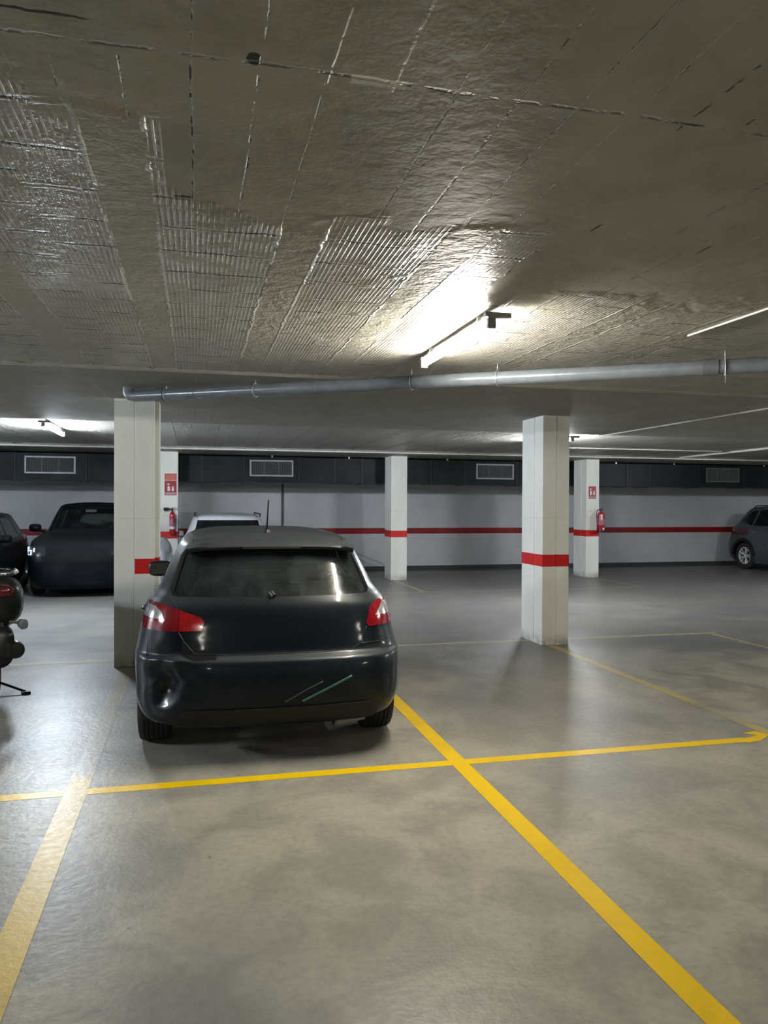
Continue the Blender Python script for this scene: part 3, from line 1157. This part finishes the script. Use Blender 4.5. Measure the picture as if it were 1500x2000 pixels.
HK = [
    (.215, .20, .80, -1.92, 1.93, 8, 4.5), (.265, .25, .87, -2.05, 2.03, 8, 4.5), (.33, .31, .900, -2.095, 2.08, 8, 4.4), (.42, .40, .918, -2.12, 2.11, 8, 4.2),
    (.55, .52, .922, -2.125, 2.125, 8, 4), (.655, .62, .915, -2.105, 2.11, 8, 3.8), (.70, .67, .908, -2.045, 2.05, 8, 3.8), (.80, .74, .886, -2.02, 1.95, 8, 3.6),
    (.90, .80, .868, -2.0, 1.78, 8, 3.6), (.98, .87, .842, -1.975, 1.50, 8, 3.6), (1.035, .935, .800, -1.945, 1.15, 7.5, 3.4), (1.09, .985, .765, -1.905, .98, 7, 3.4),
    (1.20, 1.13, .715, -1.815, .70, 7, 3.6), (1.32, 1.31, .655, -1.715, .30, 7, 3.6), (1.375, 1.375, .622, -1.67, .10, 7, 3.6), (1.405, 1.405, .585, -1.60, -.02, 6.5, 3.6),
    (1.432, 1.432, .50, -1.40, -.12, 5, 3.6), (1.452, 1.452, .32, -.98, -.25, 4, 3.4), (1.458, 1.458, .0, -.50, -.44, 3, 3)]


def hatch_dent(v):
    """crushed left rear corner of the bumper"""
    c = Vector((-.70, -2.0, .52))
    d = (v - c)
    e = math.exp(-(d.x / .15) ** 2 - (d.z / .14) ** 2) * (1 if v.y < -1.55 else 0)
    if e > .01 and v.x < -.3:
        wr = mnoise.noise(Vector((v.x * 9, v.z * 7, 3.1))) * .035 + mnoise.noise(Vector((v.x * 22, v.z * 18, 1.1))) * .012
        v = v + Vector((.045, .085 + wr, 0)) * e
        v.y += wr * e
        rr = math.hypot(v.x + .60, (v.z - .62))
        v.y += .006 * math.sin(rr * 85) * e
    e2 = math.exp(-((v.x + .60) / .06) ** 2 - ((v.z - .665) / .045) ** 2)
    if v.y < -1.6 and e2 > .01:
        v = v + Vector((0, -.02, .006)) * e2
    return v


rear = lambda c, n: c.y < -1.2 and n.y < .25
rearhi = lambda c, n: c.y < -.9 and n.y < -.05
front = lambda c, n: c.y > 1.2
side = lambda c, n: abs(n.x) > .35


def gh_side(PA, GL):
    """side windows and doors of the hatchback"""
    sd = lambda c, n: abs(n.x) > .3
    R = [('front_window', 'yz', [(-.18, .99), (.92, .96), (.80, 1.02), (.16, 1.335), (-.16, 1.365)], sd, GL, -.003, 0, 'both'),
         ('rear_window_side', 'yz', [(-1.02, 1.02), (-.25, .99), (-.23, 1.365), (-.60, 1.365), (-.95, 1.32)], sd, GL, -.003, 0, 'both'),
         ('quarter_window', 'yz', [(-1.42, 1.09), (-1.08, 1.025), (-1.01, 1.315), (-1.16, 1.295)], sd, GL, -.003, 0, 'both'),
         ('front_door', 'yz', [(-.21, .30), (.80, .30), (.92, .70), (.95, .95), (-.21, .985)], sd, PA, 0, 0, 'both'),
         ('rear_door', 'yz', [(-1.00, .72), (-.85, .45), (-.85, .30), (-.22, .30), (-.22, .985), (-1.05, 1.01)], sd, PA, 0, 0, 'both')]
    return R


tl = lambda c, n: c.y < -1.62 and n.y < .75
regs = [('rear_window', 'xz', [(-.60, 1.055), (-.40, 1.047), (0, 1.044), (.40, 1.047), (.60, 1.055), (.635, 1.07), (.565, 1.31), (.53, 1.345), (-.53, 1.345), (-.565, 1.31), (-.635, 1.07)], rearhi, M_GLASS, -.004, 0),
        ('window_surround', 'xz', [(-.66, 1.075), (-.635, 1.05), (.635, 1.05), (.66, 1.075), (.60, 1.30), (.56, 1.352), (-.56, 1.352), (-.60, 1.30)], lambda c, n: rearhi(c, n) and abs(c.x) > .40 or (rearhi(c, n) and c.z > 1.33), M_GLOSS, .001, 0)]
regs += gh_side(M_HPAINT, M_GLASSD)
regs += [('windshield', 'xz', [(-.66, .99), (.66, .99), (.54, 1.34), (-.54, 1.34)], lambda c, n: c.y > -.2 and c.y < 1.25 and n.y > .2 and c.z > .95, M_GLASS, -.003, 0),
         ('tail_light_reflector', 'xz', [(-.83, .912), (-.83, .985), (-.745, .985), (-.705, .955), (-.69, .912)], tl, M_TAILW, .006, .012, '', 'clear reflector of the left tail light'),
         ('tail_light_reflector', 'xz', [(.86, .905), (.86, .985), (.74, .985), (.715, .955), (.675, .905)], tl, M_TAILW, .006, .012, '', 'clear reflector of the right tail light'),
         ('tail_light', 'xz', [(-.96, .84), (-.96, .995), (-.80, 1.005), (-.70, 1.0), (-.60, .975), (-.60, .84)], tl, M_TAILR, .005, .012),
         ('inner_tail_light', 'xz', [(-.597, .84), (-.597, .972), (-.46, .925), (-.44, .90), (-.455, .845)], tl, simple('bright_red_lens', (.32, .005, .009), .14, var=.15, scale=20, coat=.8), .005, .012),
         ('tail_light', 'xz', [(.96, .84), (.96, .99), (.80, 1.005), (.70, 1.0), (.64, .965), (.61, .86), (.625, .84)], tl, M_TAILR, .005, .012),
         ('tailgate', 'xz', [(-.665, 1.03), (-.60, .98), (-.565, .78), (-.50, .70), (.50, .70), (.565, .73), (.60, .98), (.665, 1.03), (.66, 1.08), (-.66, 1.08)], rear, M_HPAINT, 0, 0),
         ('bumper_skirt', 'xz', [(-.60, .1), (.60, .1), (.67, .30), (.60, .372), (-.56, .362), (-.64, .30)], rear, M_TRIM, .012, .02),
         ('rear_bumper', 'xz', [(-.96, .25), (.96, .25), (.96, .70), (-.96, .70)], lambda c, n: c.y < -1.80, M_HPAINT, 0, 0)]
YAWC = math.radians(1.3)
hatch = make_car(dict(name='hatchback_car', label='dark blue grey hatchback seen from behind with a dented left rear corner', loc=(.488 + 2.125 * math.sin(YAWC), 4.85 + 2.125 * math.cos(YAWC), 0), rz=-YAWC,
                      paint=M_HPAINT, glass=M_GLASS, keys=HK, nz=140, M=110, dent=hatch_dent, wheel_r=.315, axle_r=-1.365, axle_f=1.275, track=1.545, W=.905,
                      regions=regs, handle_z=.86, rim=M_ALLOY, mirror=(.875, .56, 1.04), mirror_mat=M_BLACK, belt=1.0, roof=1.44, tyre_w=.215))

def surface_point(t, u, v, axes='xz', sgn=-1, off=.0015):
    """point of a car's skin under (u, v) seen from the back (or a side)"""
    best = None
    for ch in t.children:
        if ch.type != 'MESH' or ch.name.split('.')[0] not in SKIN:
            continue
        bv = BV.setdefault(ch.name, None) or BV.__setitem__(ch.name, BVHTree.FromPolygons([q.co for q in ch.data.vertices], [p.vertices[:] for p in ch.data.polygons])) or BV[ch.name]
        o, d = {'xz': (Vector((u, sgn * 4, v)), Vector((0, -sgn, 0))), 'yz': (Vector((sgn * 4, u, v)), Vector((-sgn, 0, 0))), 'xy': (Vector((u, v, 4)), Vector((0, 0, -1)))}[axes]
        h = bv.ray_cast(o, d)
        if h[0] is not None and (best is None or h[3] < best[1]):
            best = (h[0], h[3], d)
    return None if best is None else best[0] - best[2] * off


from mathutils.bvhtree import BVHTree
BV = {}
SKIN = {'body', 'tailgate', 'rear_bumper', 'bumper_skirt', 'window_surround', 'rear_door', 'front_door', 'hood', 'front_bumper'}
hs = lambda u, v: surface_point(hatch, u, v)
seam(hatch, hs, [(-.60, .838), (-.565, .78), (-.50, .705), (-.30, .695)], .004)
seam(hatch, hs, [(.61, .84), (.565, .735), (.50, .70), (.30, .695)], .0025)
seam(hatch, hs, [(.56, .735), (.70, .738), (.80, .752)], .003)
seam(hatch, hs, [(-.30, .695), (.30, .695)], .002)
seam(hatch, hs, [(-.60, .972), (-.66, 1.05)], .002)
seam(hatch, hs, [(.61, .97), (.665, 1.05)], .002)
seam(hatch, hs, [(.60, .372), (.70, .29), (.74, .25)], .003)
seam(hatch, hs, [(-.80, .68), (-.79, .95)], .0015)
# slanting teal streak and a thinner dark one laid on the bumper
seam(hatch, lambda u, v: surface_point(hatch, u, v, off=.0002), [(.17, .40), (.34, .478), (.49, .545)], .0085, simple('teal_streak', (.03, .11, .10), .5), 'bumper_streak')
b = BM()
seam(hatch, lambda u, v: surface_point(hatch, u, v, off=.0002), [(.06, .40), (.20, .475), (.30, .52)], .005, simple('dark_streak', (.03, .045, .045), .5), 'bumper_streak')
# black gap torn open at the left end of the bumper
p = [surface_point(hatch, u, v, off=.002) for u, v in ((-.575, .80), (-.535, .735), (-.46, .70), (-.36, .69), (-.37, .672), (-.50, .668), (-.58, .70))]
if all(p):
    b.free()
    b = BM()
    b.faces.new([b.verts.new(q) for q in p])
    bmesh.ops.solidify(b, geom=b.faces[:], thickness=.003)
    obj('torn_gap', b, M_BLACK, hatch)
# roof spoiler with the slotted third brake light
b = BM()
nx = 24
rows = []
for k in range(nx + 1):
    u = -1 + 2 * k / nx
    x = u * .560
    e = 1 - abs(u) ** 6 * .5
    dz = -.010 * u * u - .018 * abs(u) ** 8
    rows.append([b.verts.new(q) for q in ((x * .97, -1.52, 1.420 + dz * 1.8), (x, -1.64, 1.398 + dz), (x, -1.745, 1.374 + dz), (x * 1.0, -1.765 + .02 * u * u, 1.362 + dz), (x, -1.758 + .02 * u * u, 1.346 + dz), (x * .985, -1.66, 1.338 + dz), (x * .97, -1.54, 1.355 + dz))])
for A, B in zip(rows, rows[1:]):
    for j in range(7):
        b.faces.new((A[j], A[(j + 1) % 7], B[(j + 1) % 7], B[j]))
b.faces.new(rows[0]); b.faces.new(rows[-1])
sp_ = obj('roof_spoiler', b, M_HPAINT, hatch, smooth=True, flat_angle=40)
b = BM()
box(b, -.19, .19, -1.768, -1.75, 1.349, 1.361)
bl = obj('third_brake_light', b, simple('dark_brake_lens', (.03, .026, .026), .3), hatch)
for k in range(22):
    pass
b = BM()
lathe(b, [(.001, 0), (.026, 0), (.022, .016), (.012, .028), (.001, .030)], seg=16, org=(-.005, -1.287, 1.440))
tube(b, [(-.005, -1.287, 1.46), (-.003, -1.305, 1.50), (0.0, -1.40, 1.675)], [.011, .0065, .0045], 8)
obj('roof_antenna', b, M_BLACK, hatch, smooth=True, flat_angle=50)
for x in (-.53, .53):
    seam(hatch, lambda u, v: surface_point(hatch, u, v, 'xy'), [(x * .98, -1.50), (x * 1.04, -.8), (x * 1.02, .05)], .0035, name='roof_seam')
b = BM()
prism(b, [(.40, .16), (.62, .20), (.60, .27), (.44, .27)], -1.90, -1.70, 'y')
obj('silencer', b, simple('silencer_steel', (.20, .20, .195), .45, metal=.6), hatch, bevel=.01)
b = BM()
tube(b, [(0, -1.955, 1.05), (-.02, -1.93, 1.075)], .018, 12)
obj('rear_wiper', b, M_BLACK, hatch)

# ---- parked cars by the far wall
SK = [
    (.17, .15, .84, -2.05, 2.10, 8, 7), (.28, .25, .89, -2.18, 2.17, 8, 7), (.45, .45, .925, -2.22, 2.215, 8, 7), (.62, .62, .932, -2.225, 2.225, 8, 7), (.78, .78, .925, -2.19, 2.20, 8, 7),
    (.92, .90, .915, -2.14, 2.12, 8, 6.5), (1.02, .985, .900, -2.11, 1.98, 8, 6.5), (1.10, 1.05, .865, -2.07, 1.50, 8, 5), (1.15, 1.12, .83, -2.04, 1.15, 7.5, 3.8), (1.20, 1.17, .80, -2.00, 1.05, 7, 3.8),
    (1.34, 1.33, .74, -1.90, .80, 7, 4), (1.50, 1.50, .675, -1.76, .45, 7, 4), (1.58, 1.58, .635, -1.66, .20, 6.5, 4), (1.62, 1.62, .57, -1.50, .05, 6, 4), (1.645, 1.645, .42, -1.25, -.1, 5, 3.6),
    (1.66, 1.66, .26, -.9, -.3, 4, 3.4), (1.665, 1.665, .0, -.6, -.5, 3, 3)]


def suv_regions(PA, GL, head=M_LAMPC):
    sd = lambda c, n: abs(n.x) > .3
    fr = lambda c, n: c.y > 1.45 and n.y > -.1
    hp = [(.52, .74), (.56, .90), (.96, .90), (.96, .74)]
    return [
        ('windshield', 'xz', [(-.70, 1.17), (.70, 1.17), (.585, 1.56), (-.585, 1.56)], lambda c, n: -.2 < c.y < 1.25 and n.y > .2, GL, -.003, 0),
        ('rear_window', 'xz', [(-.66, 1.16), (.66, 1.16), (.56, 1.54), (-.56, 1.54)], rearhi, GL, -.003, 0),
        ('front_window', 'yz', [(-.22, 1.13), (.92, 1.13), (.80, 1.22), (.30, 1.53), (-.18, 1.57)], sd, GL, -.003, 0, 'both'),
        ('rear_window_side', 'yz', [(-1.10, 1.14), (-.28, 1.13), (-.25, 1.57), (-.70, 1.57), (-1.02, 1.54)], sd, GL, -.003, 0, 'both'),
        ('quarter_window', 'yz', [(-1.68, 1.24), (-1.16, 1.15), (-1.08, 1.53), (-1.30, 1.51)], sd, GL, -.003, 0, 'both'),
        ('front_door', 'yz', [(-.24, .42), (.80, .42), (.94, .85), (.95, 1.12), (-.24, 1.12)], sd, PA, 0, 0, 'both'),
        ('rear_door', 'yz', [(-1.08, .85), (-.90, .50), (-.90, .42), (-.25, .42), (-.25, 1.12), (-1.13, 1.13)], sd, PA, 0, 0, 'both'),
        ('headlight', 'xz', hp, fr, head, .004, .01, 'both'),
        ('tail_light', 'xz', [(.60, .92), (.60, 1.05), (.96, 1.06), (.96, .90)], rear, simple('dark_tail_lens', (.05, .006, .008), .2, coat=.6), .004, .01, 'both'),
        ('grille', 'xz', [(-.50, .62), (.50, .62), (.50, .86), (-.50, .86)], fr, simple('grille_black', (.006, .006, .007), .7, spec=.08), .003, .01),
        ('hood', 'xz', [(-.80, .93), (.80, .93), (.78, 1.16), (-.78, 1.16)], lambda c, n: c.y > 1.0 and n.z > .3, PA, 0, 0),
        ('front_bumper', 'xz', [(-.96, .25), (.96, .25), (.96, .62), (-.96, .62)], lambda c, n: c.y > 1.75, PA, 0, 0),
        ('rear_bumper', 'xz', [(-.96, .25), (.96, .25), (.96, .70), (-.96, .70)], lambda c, n: c.y < -1.85, PA, 0, 0)]


def parked(label, loc, rz, keys, regions_, paint, suv, rim, **k):
    d = dict(name='parked_car', label=label, loc=loc, rz=rz, paint=paint, glass=M_GLASSD, keys=keys, nz=58, M=40, wheel_r=.345 if suv else .315, axle_r=-1.36 if suv else -1.345,
             axle_f=1.33 if suv else 1.275, track=1.58 if suv else 1.545, W=.93 if suv else .905, regions=regions_, handle_z=.98 if suv else .86, rim=rim,
             mirror=(.97, .72, 1.18) if suv else (.92, .60, 1.02), belt=1.12 if suv else 1.0, roof=1.63 if suv else 1.44)
    d.update(k)
    return make_car(d)


M_BPAINT = mat_paint('near_black_blue_car_paint', (.0025, .004, .006), .06, .30, .03, coat=.10, spec=.10)
M_CPAINT = mat_paint('black_car_paint', (.002, .003, .004), .05, .22, .03, coat=.15, spec=.10)
M_EPAINT = mat_paint('grey_car_paint', (.060, .068, .078), .08, .28, .2, coat=.2)
M_WPAINT = mat_paint('white_car_paint', (.36, .37, .39), .05, .35, .0)
M_GLASSC = mat_glass('clear_car_glass', (.55, .62, .58), .03)

suvb = parked('large dark blue SUV facing us behind the near left pillar', (-1.975, 16.36, 0), PI, SK, suv_regions(M_BPAINT, M_GLASSC), M_BPAINT, True, simple('dark_alloy', (.12, .12, .13), .35, metal=.7))
SKIN |= {'headlight', 'grille'}
for sx in (1, -1):                                       # signature light set in each headlight
    b = BM()
    for (x0, x1, z0, z1) in ((.845, .875, .745, .885), (.72, .745, .80, .87), (.745, .845, .815, .835), (.775, .80, .745, .815), (.80, .845, .745, .765)):
        q = surface_point(suvb, sx * (x0 + x1) / 2, (z0 + z1) / 2, 'xz', 1, 0)
        yy = q.y if q else 2.0
        box(b, min(sx * x0, sx * x1), max(sx * x0, sx * x1), yy - .05, yy + .03, z0, z1)
    obj('daytime_light', b, M_DRL, suvb)
suve = parked('grey SUV cut off by the right edge of the picture, parked against the far wall', (14.87, 16.05, 0), PI, SK, suv_regions(M_EPAINT, M_GLASSD), M_EPAINT, True,
              simple('bright_alloy', (.80, .81, .82), .25, metal=.6), handle_mat=M_CHROME)
for s_ in (-1, 1):
    for wy in (-1.36, 1.33):
        b = BM()
        R0, R1 = .385, .45
        A = [(wy + R0 * math.cos(a), .355 + R0 * math.sin(a)) for a in [PI * k / 24 for k in range(25)]]
        B_ = [(wy + R1 * math.cos(a), .355 + R1 * math.sin(a)) for a in [PI * k / 24 for k in range(25)]]
        for k in range(24):
            prism(b, [A[k], A[k + 1], B_[k + 1], B_[k]], s_ * .90, s_ * .936, 'x')
        bmesh.ops.remove_doubles(b, verts=b.verts[:], dist=1e-5)
        obj('arch_cladding', b, M_TRIM, suve)
    b = BM()
    tube(b, [(s_ * .60, -1.35, 1.60), (s_ * .60, -1.25, 1.655), (s_ * .58, .0, 1.66), (s_ * .57, .15, 1.62)], .014, 8)
    obj('roof_rail', b, M_BLACK, suve, smooth=True)


def small_regions(PA, GL):
    fr = lambda c, n: c.y > 1.3 and n.y > -.1
    return [('rear_window', 'xz', [(-.62, 1.06), (.62, 1.06), (.55, 1.345), (-.55, 1.345)], rearhi, GL, -.003, 0)] + gh_side(PA, M_GLASSD) + [
        ('windshield', 'xz', [(-.66, .99), (.66, .99), (.54, 1.34), (-.54, 1.34)], lambda c, n: -.2 < c.y < 1.25 and n.y > .2 and c.z > .95, GL, -.003, 0),
        ('tail_light', 'xz', [(.62, .80), (.66, 1.02), (.96, 1.02), (.96, .80)], rear, simple('dark_tail_lens', (.05, .006, .008), .2, coat=.6), .004, .01, 'both'),
        ('headlight', 'xz', [(.55, .60), (.58, .74), (.96, .74), (.96, .60)], fr, M_LAMPC, .004, .01, 'both'),
        ('grille', 'xz', [(-.45, .40), (.45, .40), (.50, .60), (-.50, .60)], fr, M_GLOSS, .003, .01)]


white = parked('white car mostly hidden behind the roof of the dark hatchback', (.575, 16.22, 0), 0.0, [(a * 1.015, b_ * 1.015) + tuple(r) for a, b_, *r in HK], small_regions(M_WPAINT, M_GLASSC), M_WPAINT, False, M_ALLOY)
for s_ in (-1, 1):
    b = BM()
    tube(b, [(s_ * .60, -1.55, 1.41), (s_ * .60, -1.45, 1.455), (s_ * .60, -.1, 1.465), (s_ * .59, .1, 1.42)], .014, 8)
    obj('roof_rail', b, M_BLACK, white, smooth=True)
black = parked('black car cut off by the left edge of the picture beside the dark SUV', (-4.13, 15.1, 0), PI, [(a * 1.02, b_ * 1.02) + tuple(r) for a, b_, *r in HK], small_regions(M_CPAINT, M_GLASSD), M_CPAINT, False, simple('dark_alloy', (.12, .12, .13), .35, metal=.7))

# ------------------------------------------------------------------ two wheelers
def loft(b, secs, seg=24, p=2.6):
    """secs: (centre, half width, half height) ellipse sections across Y"""
    rings = []
    for (cx, cy, cz), rx, rz in secs:
        ring = []
        for k in range(seg):
            a = 2 * PI * k / seg
            ca, sa = math.cos(a), math.sin(a)
            ring.append(b.verts.new((cx + rx * math.copysign(abs(ca) ** (2 / p), ca), cy, cz + rz * math.copysign(abs(sa) ** (2 / p), sa))))
        rings.append(ring)
    for A, B in zip(rings, rings[1:]):
        for k in range(seg):
            b.faces.new((A[k], A[(k + 1) % seg], B[(k + 1) % seg], B[k]))
    b.faces.new(rings[0]); b.faces.new(rings[-1])
    return b


M_SCOOT = mat_paint('dark_olive_scooter_paint', (.010, .013, .011), .10, .25, .1, coat=.3)
sc = thing('scooter', 'dark motor scooter seen from behind at the left edge of the picture', 'scooter', (-1.585, 6.75, 0), math.radians(18))
b = BM()
loft(b, [((0, 0, .86), .10, .12), ((0, .03, .86), .19, .19), ((0, .15, .84), .245, .225), ((0, .40, .78), .25, .22), ((0, .75, .70), .20, .20), ((0, 1.0, .60), .14, .14)])
obj('tail_fairing', b, M_SCOOT, sc, smooth=True, flat_angle=60)
b = BM()
loft(b, [((0, .10, 1.065), .12, .02), ((0, .14, 1.065), .17, .045), ((0, .45, 1.03), .17, .06), ((0, .9, .93), .13, .06), ((0, 1.0, .90), .05, .03)])
obj('saddle', b, M_BLACK, sc, smooth=True, flat_angle=60)
b = BM()
tube(b, [(-.19, .30, 1.08), (-.18, .05, 1.085), (-.12, -.04, 1.075), (.12, -.04, 1.075), (.18, .05, 1.085), (.19, .30, 1.08)], .016, 12)
obj('grab_rail', b, M_CHROME, sc, smooth=True)
b = BM()
loft(b, [((0, -.035, .93), .11, .03), ((0, -.02, .93), .15, .05), ((0, .06, .93), .16, .06)])
obj('tail_light', b, simple('dark_red_lens', (.10, .008, .008), .15, coat=.7), sc, smooth=True, flat_angle=60)
b = BM()
lathe(b, [(.185, -.035), (.205, -.060), (.245, -.062), (.27, -.045), (.28, -.015), (.28, .015), (.27, .045), (.245, .062), (.205, .060), (.185, .035)], 'x', 40, (0, .28, .28))
w_ = obj('rear_wheel', b, M_RUBBER, sc, smooth=True, flat_angle=40)
b = BM()
lathe(b, [(.001, -.03), (.06, -.04), (.185, -.03), (.185, .03), (.06, .04), (.001, .03)], 'x', 32, (0, .28, .28))
obj('wheel_hub', b, M_ALLOY, w_, smooth=True, flat_angle=40)
b = BM()
lathe(b, [(.185, -.035), (.205, -.060), (.245, -.062), (.27, -.045), (.28, -.015), (.28, .015), (.27, .045), (.245, .062), (.205, .060), (.185, .035)], 'x', 40, (0, 1.60, .28))
obj('front_wheel', b, M_RUBBER, sc, smooth=True, flat_angle=40)
b = BM()
tube(b, [(.165, -.02, .45), (.165, -.005, .45), (.17, .10, .44), (.17, .45, .36), (.14, .62, .30)], [.058, .070, .072, .062, .025], 20)
obj('silencer', b, simple('silencer_black', (.03, .032, .03), .35, metal=.4), sc, smooth=True, flat_angle=50)
b = BM()
loft(b, [((.225, -.02, .655), .018, .028), ((.225, .0, .655), .034, .042), ((.215, .06, .655), .030, .036)])
tube(b, [(.12, .03, .68), (.22, .03, .66)], .012, 8)
obj('turn_signal', b, simple('smoked_lens', (.16, .16, .15), .2, coat=.5), sc, smooth=True, flat_angle=50)
b = BM()
tube(b, [(.06, .05, .70), (.09, -.03, .52), (.10, -.04, .44)], .012, 8)
box(b, .02, .12, -.05, -.035, .40, .52)
obj('plate_holder', b, M_BLACK, sc)
b = BM()
loft(b, [((.02, -.06, .50), .06, .10), ((.03, .0, .48), .13, .17), ((.03, .20, .48), .15, .17), ((.02, .45, .44), .15, .15), ((0, .60, .40), .10, .12)])
obj('rear_mudguard', b, M_BLACK, sc, smooth=True, flat_angle=60)
b = BM()
tube(b, [(-.05, .62, .16), (.10, .50, .09), (.28, .36, .022)], [.014, .012, .011], 10)
box(b, .25, .32, .33, .39, .0, .025)
obj('side_stand', b, M_BLACK, sc, smooth=True, flat_angle=40)
b = BM()
loft(b, [((0, .30, .35), .12, .10), ((0, .6, .36), .14, .14), ((0, 1.05, .30), .17, .10), ((0, 1.25, .34), .16, .12)])
obj('engine_and_footboard', b, M_BLACK, sc, smooth=True)
b = BM()
tube(b, [(0, 1.60, .28), (0, 1.50, .60), (0, 1.32, 1.02)], [.03, .04, .035], 12)
loft(b, [((0, 1.28, .70), .17, .30), ((0, 1.36, .72), .21, .33), ((0, 1.46, .72), .14, .28)])
tube(b, [(-.26, 1.15, 1.02), (-.10, 1.30, 1.0), (.10, 1.30, 1.0), (.24, 1.15, 1.02)], .016, 10)
obj('front_shield', b, M_SCOOT, sc, smooth=True, flat_angle=50)

# a scooter under a pale cover beside the white car
cv = thing('covered_scooter', 'scooter under a shiny grey cover between the white car and the far left pillar', 'scooter', (-.60, 13.15, 0), 0)
b = BM()
secs = []
for yy, wdt, top in ((-.45, .14, .55), (-.38, .19, .80), (-.15, .22, .92), (.15, .22, .90), (.45, .20, .84), (.75, .22, .98), (.92, .22, 1.06), (1.02, .20, 1.00), (1.10, .12, .70)):
    ring = []
    for k in range(25):
        a = PI * k / 24
        x = wdt * math.copysign(abs(math.cos(a)) ** .7, math.cos(a))
        z = .12 + (top - .12) * math.sin(a) ** .6
        wr = mnoise.noise(Vector((x * 7, yy * 6, z * 5))) * .025
        ring.append(b.verts.new((x * (1.12 - .12 * z / top) + wr, yy + wr, z)))
    secs.append(ring)
for A, B in zip(secs, secs[1:]):
    for k in range(24):
        b.faces.new((A[k], A[k + 1], B[k + 1], B[k]))
b.faces.new(secs[0]); b.faces.new(secs[-1])
bmesh.ops.subdivide_edges(b, edges=b.edges[:], cuts=1, smooth=.6, use_grid_fill=True)
obj('cover', b, simple('silver_cover_cloth', (.15, .16, .17), .30, var=.2, scale=5, bump=.003), cv, smooth=True)
for yy in (-.20, .85):
    b = BM()
    lathe(b, [(.17, -.03), (.20, -.05), (.25, -.05), (.27, -.02), (.27, .02), (.25, .05), (.20, .05), (.17, .03)], 'x', 28, (0, yy, .27))
    obj('wheel', b, M_RUBBER, cv, smooth=True, flat_angle=40)
